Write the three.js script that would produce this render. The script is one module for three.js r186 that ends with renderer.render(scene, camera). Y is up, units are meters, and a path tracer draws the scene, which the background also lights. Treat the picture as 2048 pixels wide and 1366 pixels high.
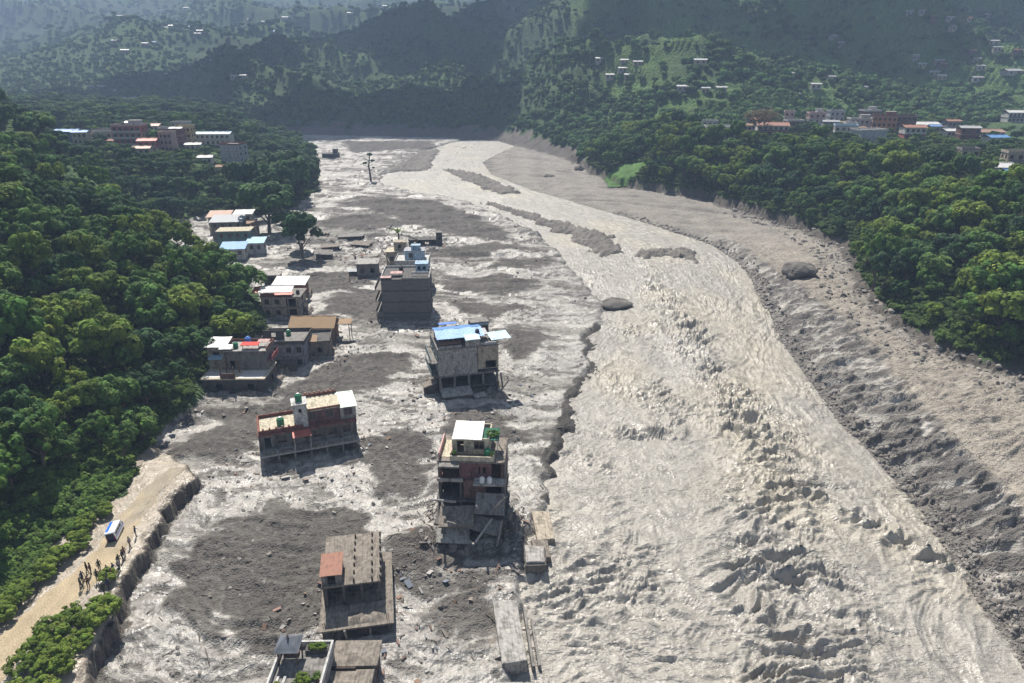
import * as THREE from 'three';
import { mergeGeometries } from 'three/addons/utils/BufferGeometryUtils.js';
import { MarchingCubes } from 'three/addons/objects/MarchingCubes.js';

// ---------------------------------------------------------------- camera, sky, sun, air, exposure
const scene = new THREE.Scene();
const camera = new THREE.PerspectiveCamera(52.03, 1024 / 683, 1, 12000);
camera.position.set(0, 65, 0);
camera.rotation.x = THREE.MathUtils.degToRad(-22);
scene.add(camera);

const renderer = new THREE.WebGLRenderer({ antialias: true });
renderer.setSize(1024, 683);
renderer.toneMapping = THREE.LinearToneMapping;
renderer.toneMappingExposure = 1.62;
renderer.shadowMap.enabled = true;

const SUN = new THREE.Vector3(-0.28, 1.22, -0.86).normalize();
{ // computed sky: pale haze at the horizon, blue above, scattered fair weather cloud all round
  const w = 512, h = 256, data = new Float32Array(w * h * 4), mix = (a, b, k) => a + (b - a) * k;
  const lump = (x, y, z) => Math.sin(x * 5.1 + Math.sin(z * 3.7) * 1.3) * Math.sin(y * 7.3 + x * 2.1) + 0.5 * Math.sin(z * 9.7 + y * 4.1 + Math.sin(x * 8.3)) + 0.3 * Math.sin(x * 17 + z * 13);
  for (let j = 0; j < h; j++) for (let i = 0; i < w; i++) {
    const el = (j + 0.5) / h * Math.PI - Math.PI / 2, az = i / w * Math.PI * 2, up = Math.max(0, Math.sin(el)), k = Math.pow(up, 0.5), o = (j * w + i) * 4;
    const c = Math.min(1, Math.max(0, lump(Math.cos(az) * Math.cos(el), Math.sin(el), Math.sin(az) * Math.cos(el)) - 0.35) * 1.4) * 0.7;
    data[o] = mix(mix(0.27, 0.105, k), 0.36, c); data[o + 1] = mix(mix(0.295, 0.155, k), 0.37, c); data[o + 2] = mix(mix(0.325, 0.25, k), 0.38, c); data[o + 3] = 1;
  }
  const tex = new THREE.DataTexture(data, w, h, THREE.RGBAFormat, THREE.FloatType);
  tex.mapping = THREE.EquirectangularReflectionMapping; tex.magFilter = THREE.LinearFilter; tex.needsUpdate = true;
  scene.background = tex; scene.environment = tex;
}

const sun = new THREE.DirectionalLight(0xfff8ee, 5);
sun.position.copy(SUN).multiplyScalar(1500);
sun.castShadow = true;
sun.shadow.camera.left = -700; sun.shadow.camera.right = 700;
sun.shadow.camera.top = 900; sun.shadow.camera.bottom = -300;
sun.shadow.camera.far = 4000;
sun.shadow.mapSize.set(4096, 4096);
scene.add(sun);
scene.fog = new THREE.FogExp2(0xaec6ea, 0.00031);

// ---------------------------------------------------------------- small tools
function rng(seed) {
  let s = seed | 0;
  return () => { s = (s + 0x6d2b79f5) | 0; let t = Math.imul(s ^ (s >>> 15), 1 | s); t = (t + Math.imul(t ^ (t >>> 7), 61 | t)) ^ t; return ((t ^ (t >>> 14)) >>> 0) / 4294967296; };
}
const perm = new Uint8Array(512);
{ const r = rng(77), p = [...Array(256).keys()]; for (let i = 255; i > 0; i--) { const j = Math.floor(r() * (i + 1)); [p[i], p[j]] = [p[j], p[i]]; } for (let i = 0; i < 512; i++) perm[i] = p[i & 255]; }
const GX = new Float32Array(256), GY = new Float32Array(256);
for (let i = 0; i < 256; i++) { GX[i] = Math.cos(i * 2.399963) * 1.5; GY[i] = Math.sin(i * 2.399963) * 1.5; }
function noise(x, y) {
  const xf = Math.floor(x), yf = Math.floor(y), X = xf & 255, Y = yf & 255; x -= xf; y -= yf;
  const u = x * x * x * (x * (x * 6 - 15) + 10), v = y * y * y * (y * (y * 6 - 15) + 10);
  const a = perm[perm[X] + Y], b = perm[perm[X + 1] + Y], c = perm[perm[X] + Y + 1], d = perm[perm[X + 1] + Y + 1];
  const n0 = GX[a] * x + GY[a] * y, n1 = GX[b] * (x - 1) + GY[b] * y, n2 = GX[c] * x + GY[c] * (y - 1), n3 = GX[d] * (x - 1) + GY[d] * (y - 1);
  return n0 + u * (n1 - n0) + v * (n2 - n0 + u * (n0 - n1 - n2 + n3));
}
function fbm(x, y, o = 4) { let s = 0, a = 0.5; for (let i = 0; i < o; i++) { s += a * noise(x, y); a *= 0.5; x = x * 2.03 + 17.1; y = y * 2.03 + 9.7; } return s; }
function ridge(x, y, o = 3) { let s = 0, a = 0.55; for (let i = 0; i < o; i++) { const n = 1 - Math.abs(noise(x, y)) * 1.5; s += a * n * n * (n > 0 ? 1 : 0); a *= 0.5; x = x * 2.1 + 31.3; y = y * 2.1 + 7.9; } return s; }
const clamp = (v, a = 0, b = 1) => (v < a ? a : v > b ? b : v);
const lerp = (a, b, t) => a + (b - a) * t;
const smooth = (a, b, v) => { const t = clamp((v - a) / (b - a)); return t * t * (3 - 2 * t); };
const smin = (a, b, k) => { const h = clamp(0.5 + (b - a) / (2 * k)); return lerp(b, a, h) - k * h * (1 - h); };
const smax = (a, b, k) => -smin(-a, -b, k);
// rows are [distance d, value]
function along(rows, d) {
  if (d <= rows[0][0]) return rows[0][1];
  for (let i = 1; i < rows.length; i++) if (d <= rows[i][0]) { const [d0, v0] = rows[i - 1], [d1, v1] = rows[i]; return lerp(v0, v1, (d - d0) / (d1 - d0)); }
  return rows[rows.length - 1][1];
}
// signed distance to a polygon, negative inside
function polyDist(pts, x, d) {
  let m = 1e9, inside = false;
  for (let i = 0, j = pts.length - 1; i < pts.length; j = i++) {
    const [xi, yi] = pts[i], [xj, yj] = pts[j], ex = xj - xi, ey = yj - yi, wx = x - xi, wy = d - yi;
    const t = clamp((wx * ex + wy * ey) / (ex * ex + ey * ey)), dx = wx - ex * t, dy = wy - ey * t;
    m = Math.min(m, dx * dx + dy * dy);
    if ((yi > d) !== (yj > d) && x < ((xj - xi) * (d - yi)) / (yj - yi) + xi) inside = !inside;
  }
  return Math.sqrt(m) * (inside ? -1 : 1);
}

// ---------------------------------------------------------------- the lie of the valley: x to the right, d away from the viewer, heights above the river, all in metres
const RIVER_LEFT = [[20, 0.5], [58, 1.5], [71, 2.3], [86, 4.5], [96, 6.6], [109, 9.5], [129, 14], [149, 18], [169, 22.7], [184, 26.6], [224, 20.9], [266, 12.8], [307, -3], [348, -26], [370, -53], [389, -72], [429, -79], [476, -74], [553, -66], [600, -50], [680, -30]];
const RIVER_RIGHT = [[20, 57], [58, 58.5], [69, 59.6], [80, 61.9], [99, 62.5], [118, 62.8], [141, 63.8], [162, 66.2], [193, 72], [230, 77.5], [258, 74.5], [292, 58], [329, 37], [377, 9.6], [429, -13], [484, -21], [553, -5], [600, 8], [680, 20]];
const BAR_CREST = [[20, 66], [68, 73], [88, 76.7], [101, 78], [119, 79.6], [148, 84.5], [168, 86.5], [196, 84.2], [214, 83.5], [239, 84], [265, 82], [293, 67], [339, 45], [391, 24], [450, 28], [513, 26], [600, 18], [680, 25]];
const FOOT_RIGHT = [[20, 104], [111, 106], [133, 107], [148, 96], [184, 99.5], [239, 116], [278, 116], [345, 93], [375, 62], [418, 50], [473, 43], [528, 29], [590, 5], [615, -12], [640, -90], [660, -200], [690, -420]];
const FOOT_LEFT = [[20, -60], [61, -60.5], [69, -61], [82, -60], [96, -60], [109, -62.5], [125, -63], [154, -60], [174, -64], [190, -72], [214, -86], [239, -103], [262, -118], [278, -122], [300, -112], [318, -99], [365, -101], [457, -124], [569, -168], [640, -205], [690, -240]];
const CLIFF = [[20, -44], [55, -45], [64, -46.6], [71, -48.5], [80, -50.3], [86, -50.1], [95, -49.5], [99, -54], [104, -60], [110, -64]];
const DARK = [
  [[-43.5, 83.4], [-35.3, 89.5], [-23.9, 87], [-18, 75], [-23.2, 65.9], [-26.9, 62], [-34, 64.8], [-44, 67.6], [-45, 76.9]],
  [[-58.5, 104], [-45.8, 105.5], [-43, 110.9], [-45, 118.5], [-55.1, 115.6], [-57.4, 109.1]],
  [[-47.6, 129.4], [-42.9, 143.4], [-30.8, 150.6], [-21.5, 151], [-22.8, 142], [-31, 127.1], [-44.2, 119.5]],
  [[-26.7, 107.3], [-17.1, 116], [-14, 96.3], [-17.4, 92.1], [-25.4, 100.8]],
  [[-65, 206.3], [-61, 215], [-42, 218], [-42.6, 201.2], [-59.3, 195]],
  [[-51.4, 184.9], [-49.1, 197], [-38, 197.5], [-33, 170.9], [-42.1, 169]],
  [[-81, 292], [-62, 304], [-47, 294], [-39, 283], [-56, 273], [-73, 277]],
  [[-77, 325], [-64, 346], [-36, 332], [-13.5, 293], [3, 257], [-23.9, 264], [-53, 303]],
  [[-3, 163.6], [8.3, 166], [6.6, 153], [0.7, 146]],
  [[-12, 120], [-2, 122], [4, 112], [-4, 104], [-13, 108]],
  [[-60, 122], [-50, 122], [-47, 116], [-55, 114]],
  [[-115, 520], [-60, 560], [-66, 600], [-140, 600]],
  [[-5, 230], [14, 236], [10, 222], [-8, 220]],
  [[-16.9, 81.8], [-11.4, 85.5], [-8, 79], [-12.6, 72.6], [-16.8, 75.8]],
  [[-12.1, 70.1], [-4.1, 74], [-2.3, 67.2], [-9, 63.9]],
  [[-21.5, 206], [-3.7, 213], [10, 202], [-3.5, 192], [-18, 196]],
  [[-20, 185], [-8.6, 188], [4.8, 182], [-5.6, 171]],
  [[-30, 240], [-6, 252], [2, 246], [-14, 232], [-30, 231]],
];
const BARS = [
  [[-15.9, 348], [14.6, 308], [39.7, 272], [43.3, 248], [30.8, 238], [24.2, 264], [7.8, 300], [-11.6, 330]],
  [[44.7, 249], [68.4, 249], [64.6, 233], [53.9, 240], [40.8, 235]],
  [[-46, 457], [-19, 429], [6.8, 366], [-6, 362], [-30, 410]],
  [[-78, 435], [-52, 446], [-55, 549], [-70, 549], [-80, 468]],
];
const TERRACE_LEFT = 22, TERRACE_RIGHT = 25;
const spurEnd = (x) => 168 + Math.max(0, -64 - x) * 0.72;                       // where the wooded spur on the left stops
const MID_CREST = [[-900, 18], [-560, 20], [-430, 30], [-310, 92], [-180, 118], [-45, 148], [150, 190], [420, 260], [1200, 420]];
function hillFoot(x) { return x < -420 ? 700 : x < -200 ? lerp(690, 660, (x + 420) / 220) : x < -12 ? lerp(660, 615, (x + 200) / 188) : x < 45 ? lerp(615, 470, (x + 12) / 57) : x < 130 ? lerp(470, 455, (x - 45) / 85) : x < 330 ? lerp(455, 480, (x - 130) / 200) : 480; }

// kind of ground: 0 mud, 1 gravel bar, 2 green hill, 3 earth bank
const G = { h: 0, kind: 0, dark: 0, wet: 0, tan: 0, field: 0, pale: 0 };
function ground(x, d) {
  const wob = fbm(x * 0.09, d * 0.09, 3), wobB = noise(x * 0.31 + 5, d * 0.31);
  const xl = along(RIVER_LEFT, d) + wob * 3.6 + noise(3, d * 0.045) * 2.6 + wobB * 0.6, xr = along(RIVER_RIGHT, d) + wob * 1.2, xg = along(BAR_CREST, d) + wob * 2.5, xf = along(FOOT_RIGHT, d) + wob * 5 + wobB, xa = along(FOOT_LEFT, d) + wob * 4 + wobB * 0.8, xc = along(CLIFF, d) + wob * 3 + (d < 115 ? fbm(x * 0.8, d * 0.8, 3) * 0.9 : 0);
  G.kind = 0; G.dark = 0; G.wet = 0; G.tan = 0; G.field = 0; G.pale = 0;
  let h;
  if (x < xl + 0.5) {                                                          // mud flats on the left bank
    const wx = x + fbm(x * 0.05 + 3, d * 0.05, 3) * 9, wd = d + fbm(x * 0.05, d * 0.05 + 8, 3) * 9;
    let dk = -9;
    for (const p of DARK) { const s = polyDist(p, x + wob * 5 + wobB, d + wob * 6); if (-s > dk) dk = -s; }
    const streak = ridge(wx * 0.03, wd * 0.16, 3), streak2 = noise(wx * 0.12, wd * 0.55);
    const far = smooth(190, 260, d);
    const fan = noise(wx * 0.05 + 12, wd * 0.34) * 2.4 + noise(wx * 0.16, wd * 0.8) * 1.1;
    G.dark = smooth(-1.4, 1.3, dk + fan + fbm(x * 0.35, d * 0.35, 2) * 1.4);
    const bank = smooth(0.4, 2.2, xl - x + wobB * 0.5);
    h = -0.35 + 1.55 * bank + 0.6 * smooth(2, 20, xl - x) + wob * 0.7;
    h += (streak - 0.45) * lerp(0.7, 1.1, far) + streak2 * 0.2;
    const rip = ridge(wx * 0.07 + 11, wd * 0.33, 3), fine = fbm(x * 0.9 + 3, d * 1.1, 3);
    h += G.dark * 0.35;
    const lump = lerp(0.55, 1, G.dark) * (0.35 + 0.65 * smooth(-0.2, 0.3, fbm(x * 0.11 + 40, d * 0.11, 2)));
    const near = 1 - smooth(140, 260, d);
    h += lump * (ridge(x * 0.55, d * 0.55, 2) - 0.4) * 0.55 * near + noise(x * 1.9, d * 1.9) * 0.13 * near + (rip - 0.45) * 0.3;
    if (d > 190) { const st = wd * 0.055 + wob * 0.8, q = st - Math.floor(st); h += far * (smooth(0, 0.25, q) - q) * 1.1; }
    G.wet = clamp((streak - 0.4) * 1.6) * (1 - G.dark);
    const deposit = G.dark;
    G.dark = clamp(G.dark * (0.95 + fine * 0.5) + (smooth(0.36, 0.18, rip + fine * 0.22) * 0.55 + 0.6 * smooth(0.02, 0.42, noise(wx * 0.022 + 8, wd * 0.085) + noise(wx * 0.05, wd * 0.3) * 0.35 + fine * 0.2)) * (1 - G.dark));
    const run = 1 - Math.abs(noise(wx * 0.035 + 70, wd * 0.13)) * 2.2, run2 = 1 - Math.abs(noise(wx * 0.11 + 30, wd * 0.30)) * 3;
    G.pale = clamp(smooth(0.60, 0.84, rip + fine * 0.25) * 0.7 + smooth(0.35, 0.95, run + fine * 0.5) * 0.8 + smooth(0.6, 1.0, run2 + fine * 0.4) * 0.5) * (1 - smooth(0.25, 0.7, deposit)) + deposit * 0.22 * smooth(0.78, 1.0, run2 + fine * 0.5);
    if (G.dark > 0.5 && d < 620) G.kind = 4;
    const sheet = smooth(12, 4, Math.abs(xl - 9 - x)) * smooth(108, 125, d) * smooth(225, 190, d);   // smooth wet tongue beside the torrent
    h = lerp(h, 0.75 + noise(x * 0.2, d * 0.12) * 0.12, sheet * 0.85); G.wet = Math.max(G.wet, sheet);
    if (d < 112) {                                                             // the road bench with its broken edge
      const b = smooth(-0.3, 0.15, xc - x) * 0.8 + smooth(0.1, 1.2, xc - x + noise(x * 0.9 + 9, d * 0.9) * 0.6) * 0.2;
      const top = 4.0 + noise(x * 0.3, d * 0.3) * 0.12 + (xc - x < 3 ? wobB * 0.25 : 0);
      const fade = smooth(112, 98, d);
      h = lerp(h, lerp(h, top, fade), b); G.tan = Math.max(G.tan, b * fade); G.dark *= 1 - b * fade; if (b * fade > 0.3) G.kind = 0;
      if (xc - x > -0.7 && xc - x < 0.35 && fade > 0.3) G.kind = 3;
    }
    if (d > 300) h = lerp(h, 1.2 + wob, smooth(300, 420, d) * 0.5);
    if (d > 92 && d < 172 && xl - x < 1.9 + noise(x * 0.05 + 4, d * 0.07) * 3.4 + wobB * 1.2 && xl - x > -0.4) { G.kind = 3; h += (ridge(x * 0.7, d * 0.5, 2) - 0.4) * 0.8; G.dark = 1; }  // rough torrent bank, with the bank's shadow painted in as a dark strip
    // the wooded hill, the spur's end and the wooded bluff with the village
    const up = xa - x;
    if (up > -1) {
      let hill = 3.2 + Math.max(0, up) * 0.455 + fbm(x * 0.03, d * 0.03, 3) * 6 * smooth(0, 40, up);
      const over = d - spurEnd(x);
      hill = Math.min(hill, 3.2 + Math.max(0, (along(FOOT_LEFT, 150) - x)) * 0.455 - Math.max(0, over) * 0.85 + 2);
      let ter = 2.2 + smooth(0, 72, up) * (TERRACE_LEFT - 2.6) + Math.max(0, up - 72) * 0.03;
      if (d < 330) ter = lerp(3.2 + Math.max(0, up - 30) * 0.3, ter, smooth(262, 325, d));
      ter = Math.min(ter, 60);
      const hh = d < 176 ? hill : smax(hill, ter + wob * 2, 3);
      h = lerp(h, Math.max(h, hh), smooth(-1, 1.5, up));
      if (up > 0.2 && !(d > 215 && d < 300 && up < 16)) G.kind = 2;
    }
  } else if (x < xr) {
    h = -1.2;
    if (d > 225) { let s = 9; for (const p of BARS) s = Math.min(s, polyDist(p, x + wob * 4, d + wob * 8)); const b = smooth(1.2, -2.5, s + wobB * 1.5); if (b > 0) { h += b * (2.2 + (ridge(x * 0.3, d * 0.18, 3) - 0.4) * 2.2); G.dark = 0.65 + wobB * 0.3; G.kind = 1; } }
    G.wet = 1;
  } else if (x < xf) {                                                         // gravel bar and terrace on the right bank
    const t = clamp((x - xr) / Math.max(2, xg - xr)), fade = 1 - smooth(225, 300, d);
    const rz = d + (x - xr) * -0.12 + fbm(x * 0.12, d * 0.12, 3) * 3.4;
    const rill = ridge(x * 0.045 + 20, rz * 0.26, 2) - 0.45, rill2 = ridge(x * 0.11, rz * 0.8, 2) - 0.4;
    h = -0.3 + 3.6 * (1 - Math.pow(1 - t, 1.8)) * lerp(0.45, 1, fade);
    const inRill = smooth(0.02, 0.2, t) * smooth(1.15, 0.85, t) * fade;
    h += inRill * (rill * 1.7 + rill2 * 0.6);
    h += fbm(x * 0.5, d * 0.5, 3) * 0.28 + noise(x * 2.1, d * 2.1) * 0.10 * fade;
    G.kind = 1;
    G.dark = inRill * clamp(0.98 - smooth(0.06, 0.26, rill) * 0.35 - smooth(0.06, 0.26, rill2) * 0.25 + 0.3 * wob); const line = Math.min(Math.abs(noise(x * 0.05 + 3, rz * 0.27)), Math.abs(noise(x * 0.08 + 13, rz * 0.46)) * 1.4); G.pale = inRill * smooth(0.22, 0.05, line + wobB * 0.025) * smooth(0.08, 0.3, t) * (0.55 + 0.45 * smooth(-0.2, 0.2, noise(x * 0.2, d * 0.07))); h += inRill * (smooth(0.0, 0.35, line) * 0.8 - 0.55);
    if (t < 0.22 && d < 300) G.dark = Math.max(G.dark, smooth(0.22, 0.1, t + wobB * 0.05) * 0.85);
    G.tan = smooth(0.85, 1.1, t) * fade;
    const v = x - xg; h += G.tan * 0.5 - 0.5 * clamp(1 - Math.abs(v - 0.3) / 0.8) * fade;
    const rub = smooth(9, 3, xf - x - wob * 6) ; h += rub * (ridge(x * 0.4, d * 0.4, 2) - 0.3) * 0.9;
    G.tan *= 1 - rub * 0.6;
    if (d > 225) { const st = ridge(x * 0.03 + 2, (d + x * 0.5) * 0.09, 3) - 0.45; h += st * 1.3 * (1 - fade); G.dark = Math.max(G.dark, (1 - fade) * clamp(st * -1.6 + wob)); }
    const up = xf - x; if (up < 2) { h += (2 - up) * 0.35; G.kind = 3; }
  } else {
    const up = x - xf;
    h = 4.2 + Math.min(up, 4) * 0.6 + Math.max(0, up - 4) * 0.45 + fbm(x * 0.03 + 7, d * 0.03, 3) * 5 * smooth(0, 30, up);
    h = smin(h, TERRACE_RIGHT + Math.max(0, up - 75) * 0.012 + wob * 1.2, 4);
    G.kind = up > 1.4 + wobB * 1.5 ? 2 : 3;
    if (d > 400) h = lerp(h, Math.min(h, 20), smooth(400, 520, d) * smooth(120, 20, up));
  }
  // far hills
  const hf = hillFoot(x);
  if (d > hf - 5) {
    const q = d - hf, crest = along(MID_CREST, x);
    const spurs = ridge((x * 0.80 + d * 0.60) * 0.0052, (d * 0.8 - x * 0.6) * 0.0017, 4) - 0.42;
    let mid = 1 + Math.max(0, q) * 0.27 + spurs * 70 * smooth(10, 190, q) + fbm(x * 0.012, d * 0.012, 3) * 14 * smooth(10, 100, q);
    if (x > 40) mid += smooth(40, 140, x) * 26;
    mid = smin(mid, crest + spurs * 26 - Math.max(0, q - 560) * 0.1, 14);
    const fo = x > 60 ? smooth(-0.06, 0.12, fbm(x * 0.008 + 4, d * 0.008, 3) + 0.04) * smooth(8, 40, q) : 0;
    if (fo > 0) { const st = mid / 5, q2 = st - Math.floor(st); mid += fo * (smooth(0.3, 0.9, q2) - q2) * 5; G.field = fo; }
    const fs = ridge((x * 0.5 + d * 0.86) * 0.0016 + 3, (d * 0.5 - x * 0.86) * 0.0009, 4) - 0.42;
    const farH = smin(12 + Math.max(0, d - 760) * 0.118 + fs * 150 * smooth(850, 1500, d), 330, 30);
    let hh = d > 900 || x < -380 ? Math.max(mid, farH) : mid;
    const into = smooth(-5, 4, q);
    h = lerp(h, Math.max(h, hh), into);
    if (q > (x < 45 ? 26 + wob * 30 : -4)) G.kind = 2; else if (q > 0 && x < 60) { G.kind = 3; h += wobB * 0.6 * smooth(0, 10, q); }
  }
  G.h = h;
  return G;
}
const heightAt = (x, d) => ground(x, d).h;

// ---------------------------------------------------------------- computed textures: grain only
function grainTexture(size, fn, srgb = false) {
  const data = new Uint8Array(size * size * 4);
  for (let j = 0; j < size; j++) for (let i = 0; i < size; i++) {
    const c = fn(i / size, j / size), k = (j * size + i) * 4;
    if (Array.isArray(c)) { for (let q = 0; q < 3; q++) data[k + q] = clamp(c[q]) * 255; } else data[k] = data[k + 1] = data[k + 2] = clamp(c) * 255;
    data[k + 3] = 255;
  }
  const t = new THREE.DataTexture(data, size, size);
  t.wrapS = t.wrapT = THREE.RepeatWrapping; t.magFilter = THREE.LinearFilter; t.needsUpdate = true;
  if (srgb) t.colorSpace = THREE.SRGBColorSpace;
  return t;
}
// tiling noise: four blended copies
function tiled(fn, P) { return (u, v) => { const x = u * P, y = v * P, a = fn(x, y), b = fn(x - P, y), c = fn(x, y - P), d = fn(x - P, y - P); return lerp(lerp(a, b, u), lerp(c, d, u), v); }; }
const mudBump = grainTexture(1024, tiled((x, y) => 0.5 + fbm(x, y, 5) * 0.55 + (ridge(x * 1.7, y * 1.7, 3) - 0.45) * 0.35, 16));
const tintOf = tiled((x, y) => 0.80 + fbm(x * 1.3 + 9, y * 1.3, 6) * 0.62 - Math.max(0, ridge(x * 1.6, y * 1.6 + 5, 3) - 0.62) * 1.3, 16);
const mudTint = grainTexture(1024, (u, v) => { const f = tintOf(u, v); return [f, f * 0.985, f * 0.965]; });
const gravelBump = grainTexture(1024, tiled((x, y) => 0.45 + noise(x * 3.1, y * 3.1) * 0.5 + noise(x * 7.3, y * 7.3) * 0.35 + noise(x, y) * 0.3, 16));
const wetRough = grainTexture(512, tiled((x, y) => 0.52 + fbm(x * 0.6, y * 0.6, 4) * 0.5, 12));
const rippleBump = grainTexture(1024, tiled((x, y) => 0.4 + (ridge(x * 0.8 + fbm(x, y, 2) * 0.6, y * 1.3, 4) - 0.45) * 0.8, 16));
const leafTint = grainTexture(512, tiled((x, y) => 0.72 + fbm(x * 2, y * 2, 4) * 0.7, 12));
function scaled(t, metres) { const c = t.clone(); c.repeat.set(1 / metres, 1 / metres); c.needsUpdate = true; return c; }

const M = {};
M.mud = new THREE.MeshStandardMaterial({ vertexColors: true, map: scaled(mudTint, 34), bumpMap: scaled(mudBump, 30), bumpScale: 0.5, roughnessMap: scaled(wetRough, 23), roughness: 0.95 });
M.silt = new THREE.MeshStandardMaterial({ vertexColors: true, map: scaled(mudTint, 21), bumpMap: scaled(gravelBump, 15), bumpScale: 0.3, roughness: 0.95 });
M.gravel = new THREE.MeshStandardMaterial({ vertexColors: true, map: scaled(mudTint, 21), bumpMap: scaled(gravelBump, 17), bumpScale: 0.34, roughness: 0.85 });
M.bank = new THREE.MeshStandardMaterial({ vertexColors: true, map: scaled(mudTint, 5), bumpMap: scaled(gravelBump, 10), bumpScale: 0.5, roughness: 0.85 });
M.hill = new THREE.MeshStandardMaterial({ vertexColors: true, map: scaled(leafTint, 60), bumpMap: scaled(gravelBump, 60), bumpScale: 2.0, roughness: 1 });
M.water = new THREE.MeshStandardMaterial({ vertexColors: true, map: scaled(mudTint, 47), bumpMap: scaled(rippleBump, 16), bumpScale: 0.26, roughnessMap: scaled(wetRough, 29), roughness: 0.78 });
M.road = new THREE.MeshStandardMaterial({ vertexColors: true, map: scaled(mudTint, 4), bumpMap: scaled(mudBump, 3), bumpScale: 0.06, roughness: 0.95 });

// ---------------------------------------------------------------- the ground as one sheet, split by what it is made of
function structure(name, geo, mat, label) {
  const m = new THREE.Mesh(geo, mat); m.name = name; m.castShadow = m.receiveShadow = true;
  m.userData = { kind: 'structure' }; if (label) m.userData.label = label;
  scene.add(m); return m;
}
{
  const rows = [];
  for (let d = 30; d < 700; d *= 1.0044) rows.push(d);
  for (let d = rows[rows.length - 1] * 1.01; d < 3600; d *= 1.0125) rows.push(d);
  const C = 640, R = rows.length, N = R * C;
  const pos = new Float32Array(N * 3), col = new Float32Array(N * 3), uv = new Float32Array(N * 2), kind = new Uint8Array(N);
  for (let r = 0; r < R; r++) {
    const d = rows[r], k = lerp(1.12, 0.78, smooth(40, 400, d)), off = d < 160 ? 0 : 0;
    for (let c = 0; c < C; c++) {
      const x = (c / (C - 1) * 2 - 1) * k * d + off, g = ground(x, d), i = r * C + c;
      pos[i * 3] = x; pos[i * 3 + 1] = g.h; pos[i * 3 + 2] = -d; uv[i * 2] = x; uv[i * 2 + 1] = d; kind[i] = g.kind;
      let cr, cg, cb; const j = 1 + noise(x * 0.8, d * 0.8) * 0.16 + noise(x * 0.17 + 9, d * 0.17) * 0.14;
      if (g.kind === 2) {
        const f = clamp(0.5 + fbm(x * 0.006, d * 0.006, 4) * 1.3), y = g.field;
        cr = lerp(0.050, 0.085, f); cg = lerp(0.100, 0.165, f); cb = lerp(0.026, 0.036, f);
        cr = lerp(cr, 0.11, y); cg = lerp(cg, 0.20, y); cb = lerp(cb, 0.04, y);
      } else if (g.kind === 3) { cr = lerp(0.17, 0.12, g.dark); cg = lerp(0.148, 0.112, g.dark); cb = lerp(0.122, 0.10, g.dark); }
      else if (g.kind === 1) {
        cr = lerp(0.30, 0.125, g.dark); cg = lerp(0.275, 0.116, g.dark); cb = lerp(0.24, 0.106, g.dark);
        cr = lerp(cr, 0.50, g.pale); cg = lerp(cg, 0.48, g.pale); cb = lerp(cb, 0.44, g.pale); cr = lerp(cr, 0.385, g.tan); cg = lerp(cg, 0.345, g.tan); cb = lerp(cb, 0.285, g.tan);
      } else {
        cr = lerp(0.265, 0.25, g.wet); cg = lerp(0.252, 0.242, g.wet); cb = lerp(0.232, 0.23, g.wet);
        cr = lerp(cr, 0.105, g.dark); cg = lerp(cg, 0.096, g.dark); cb = lerp(cb, 0.085, g.dark); cr = lerp(cr, 0.42, g.pale); cg = lerp(cg, 0.405, g.pale); cb = lerp(cb, 0.372, g.pale);
        cr = lerp(cr, 0.37, g.tan); cg = lerp(cg, 0.32, g.tan); cb = lerp(cb, 0.25, g.tan);
      }
      col[i * 3] = cr * j; col[i * 3 + 1] = cg * j; col[i * 3 + 2] = cb * j;
    }
  }
  const lists = [[], [], [], [], []];
  for (let r = 0; r < R - 1; r++) for (let c = 0; c < C - 1; c++) {
    const a = r * C + c, b = a + 1, e = a + C, f = e + 1, ka = kind[a], kf = kind[f], k = ka === kf ? ka : ka === 4 ? (kf === 0 ? 4 : kf) : kf === 4 ? (ka === 0 ? 4 : ka) : Math.max(ka, kf);
    lists[k].push(a, b, f, a, f, e);
  }
  const whole = new THREE.BufferGeometry();
  whole.setAttribute('position', new THREE.BufferAttribute(pos, 3)); whole.setIndex([].concat()); whole.setIndex(new THREE.BufferAttribute(Uint32Array.from(lists.flat()), 1));
  whole.computeVertexNormals();
  const nor = whole.attributes.normal.array;
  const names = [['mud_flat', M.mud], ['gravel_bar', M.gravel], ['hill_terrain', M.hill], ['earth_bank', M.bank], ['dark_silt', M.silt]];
  lists.forEach((list, k) => {
    const remap = new Map(), P = [], Cc = [], U = [], Nn = [], I = new Uint32Array(list.length);
    for (let q = 0; q < list.length; q++) {
      const i = list[q]; let n = remap.get(i);
      if (n === undefined) { n = remap.size; remap.set(i, n); P.push(pos[i * 3], pos[i * 3 + 1], pos[i * 3 + 2]); Cc.push(col[i * 3], col[i * 3 + 1], col[i * 3 + 2]); Nn.push(nor[i * 3], nor[i * 3 + 1], nor[i * 3 + 2]); U.push(uv[i * 2], uv[i * 2 + 1]); }
      I[q] = n;
    }
    const g = new THREE.BufferGeometry();
    g.setAttribute('position', new THREE.Float32BufferAttribute(P, 3)); g.setAttribute('normal', new THREE.Float32BufferAttribute(Nn, 3));
    g.setAttribute('color', new THREE.Float32BufferAttribute(Cc, 3)); g.setAttribute('uv', new THREE.Float32BufferAttribute(U, 2)); g.setIndex(new THREE.BufferAttribute(I, 1));
    structure(names[k][0], g, names[k][1]);
  });
}

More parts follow.
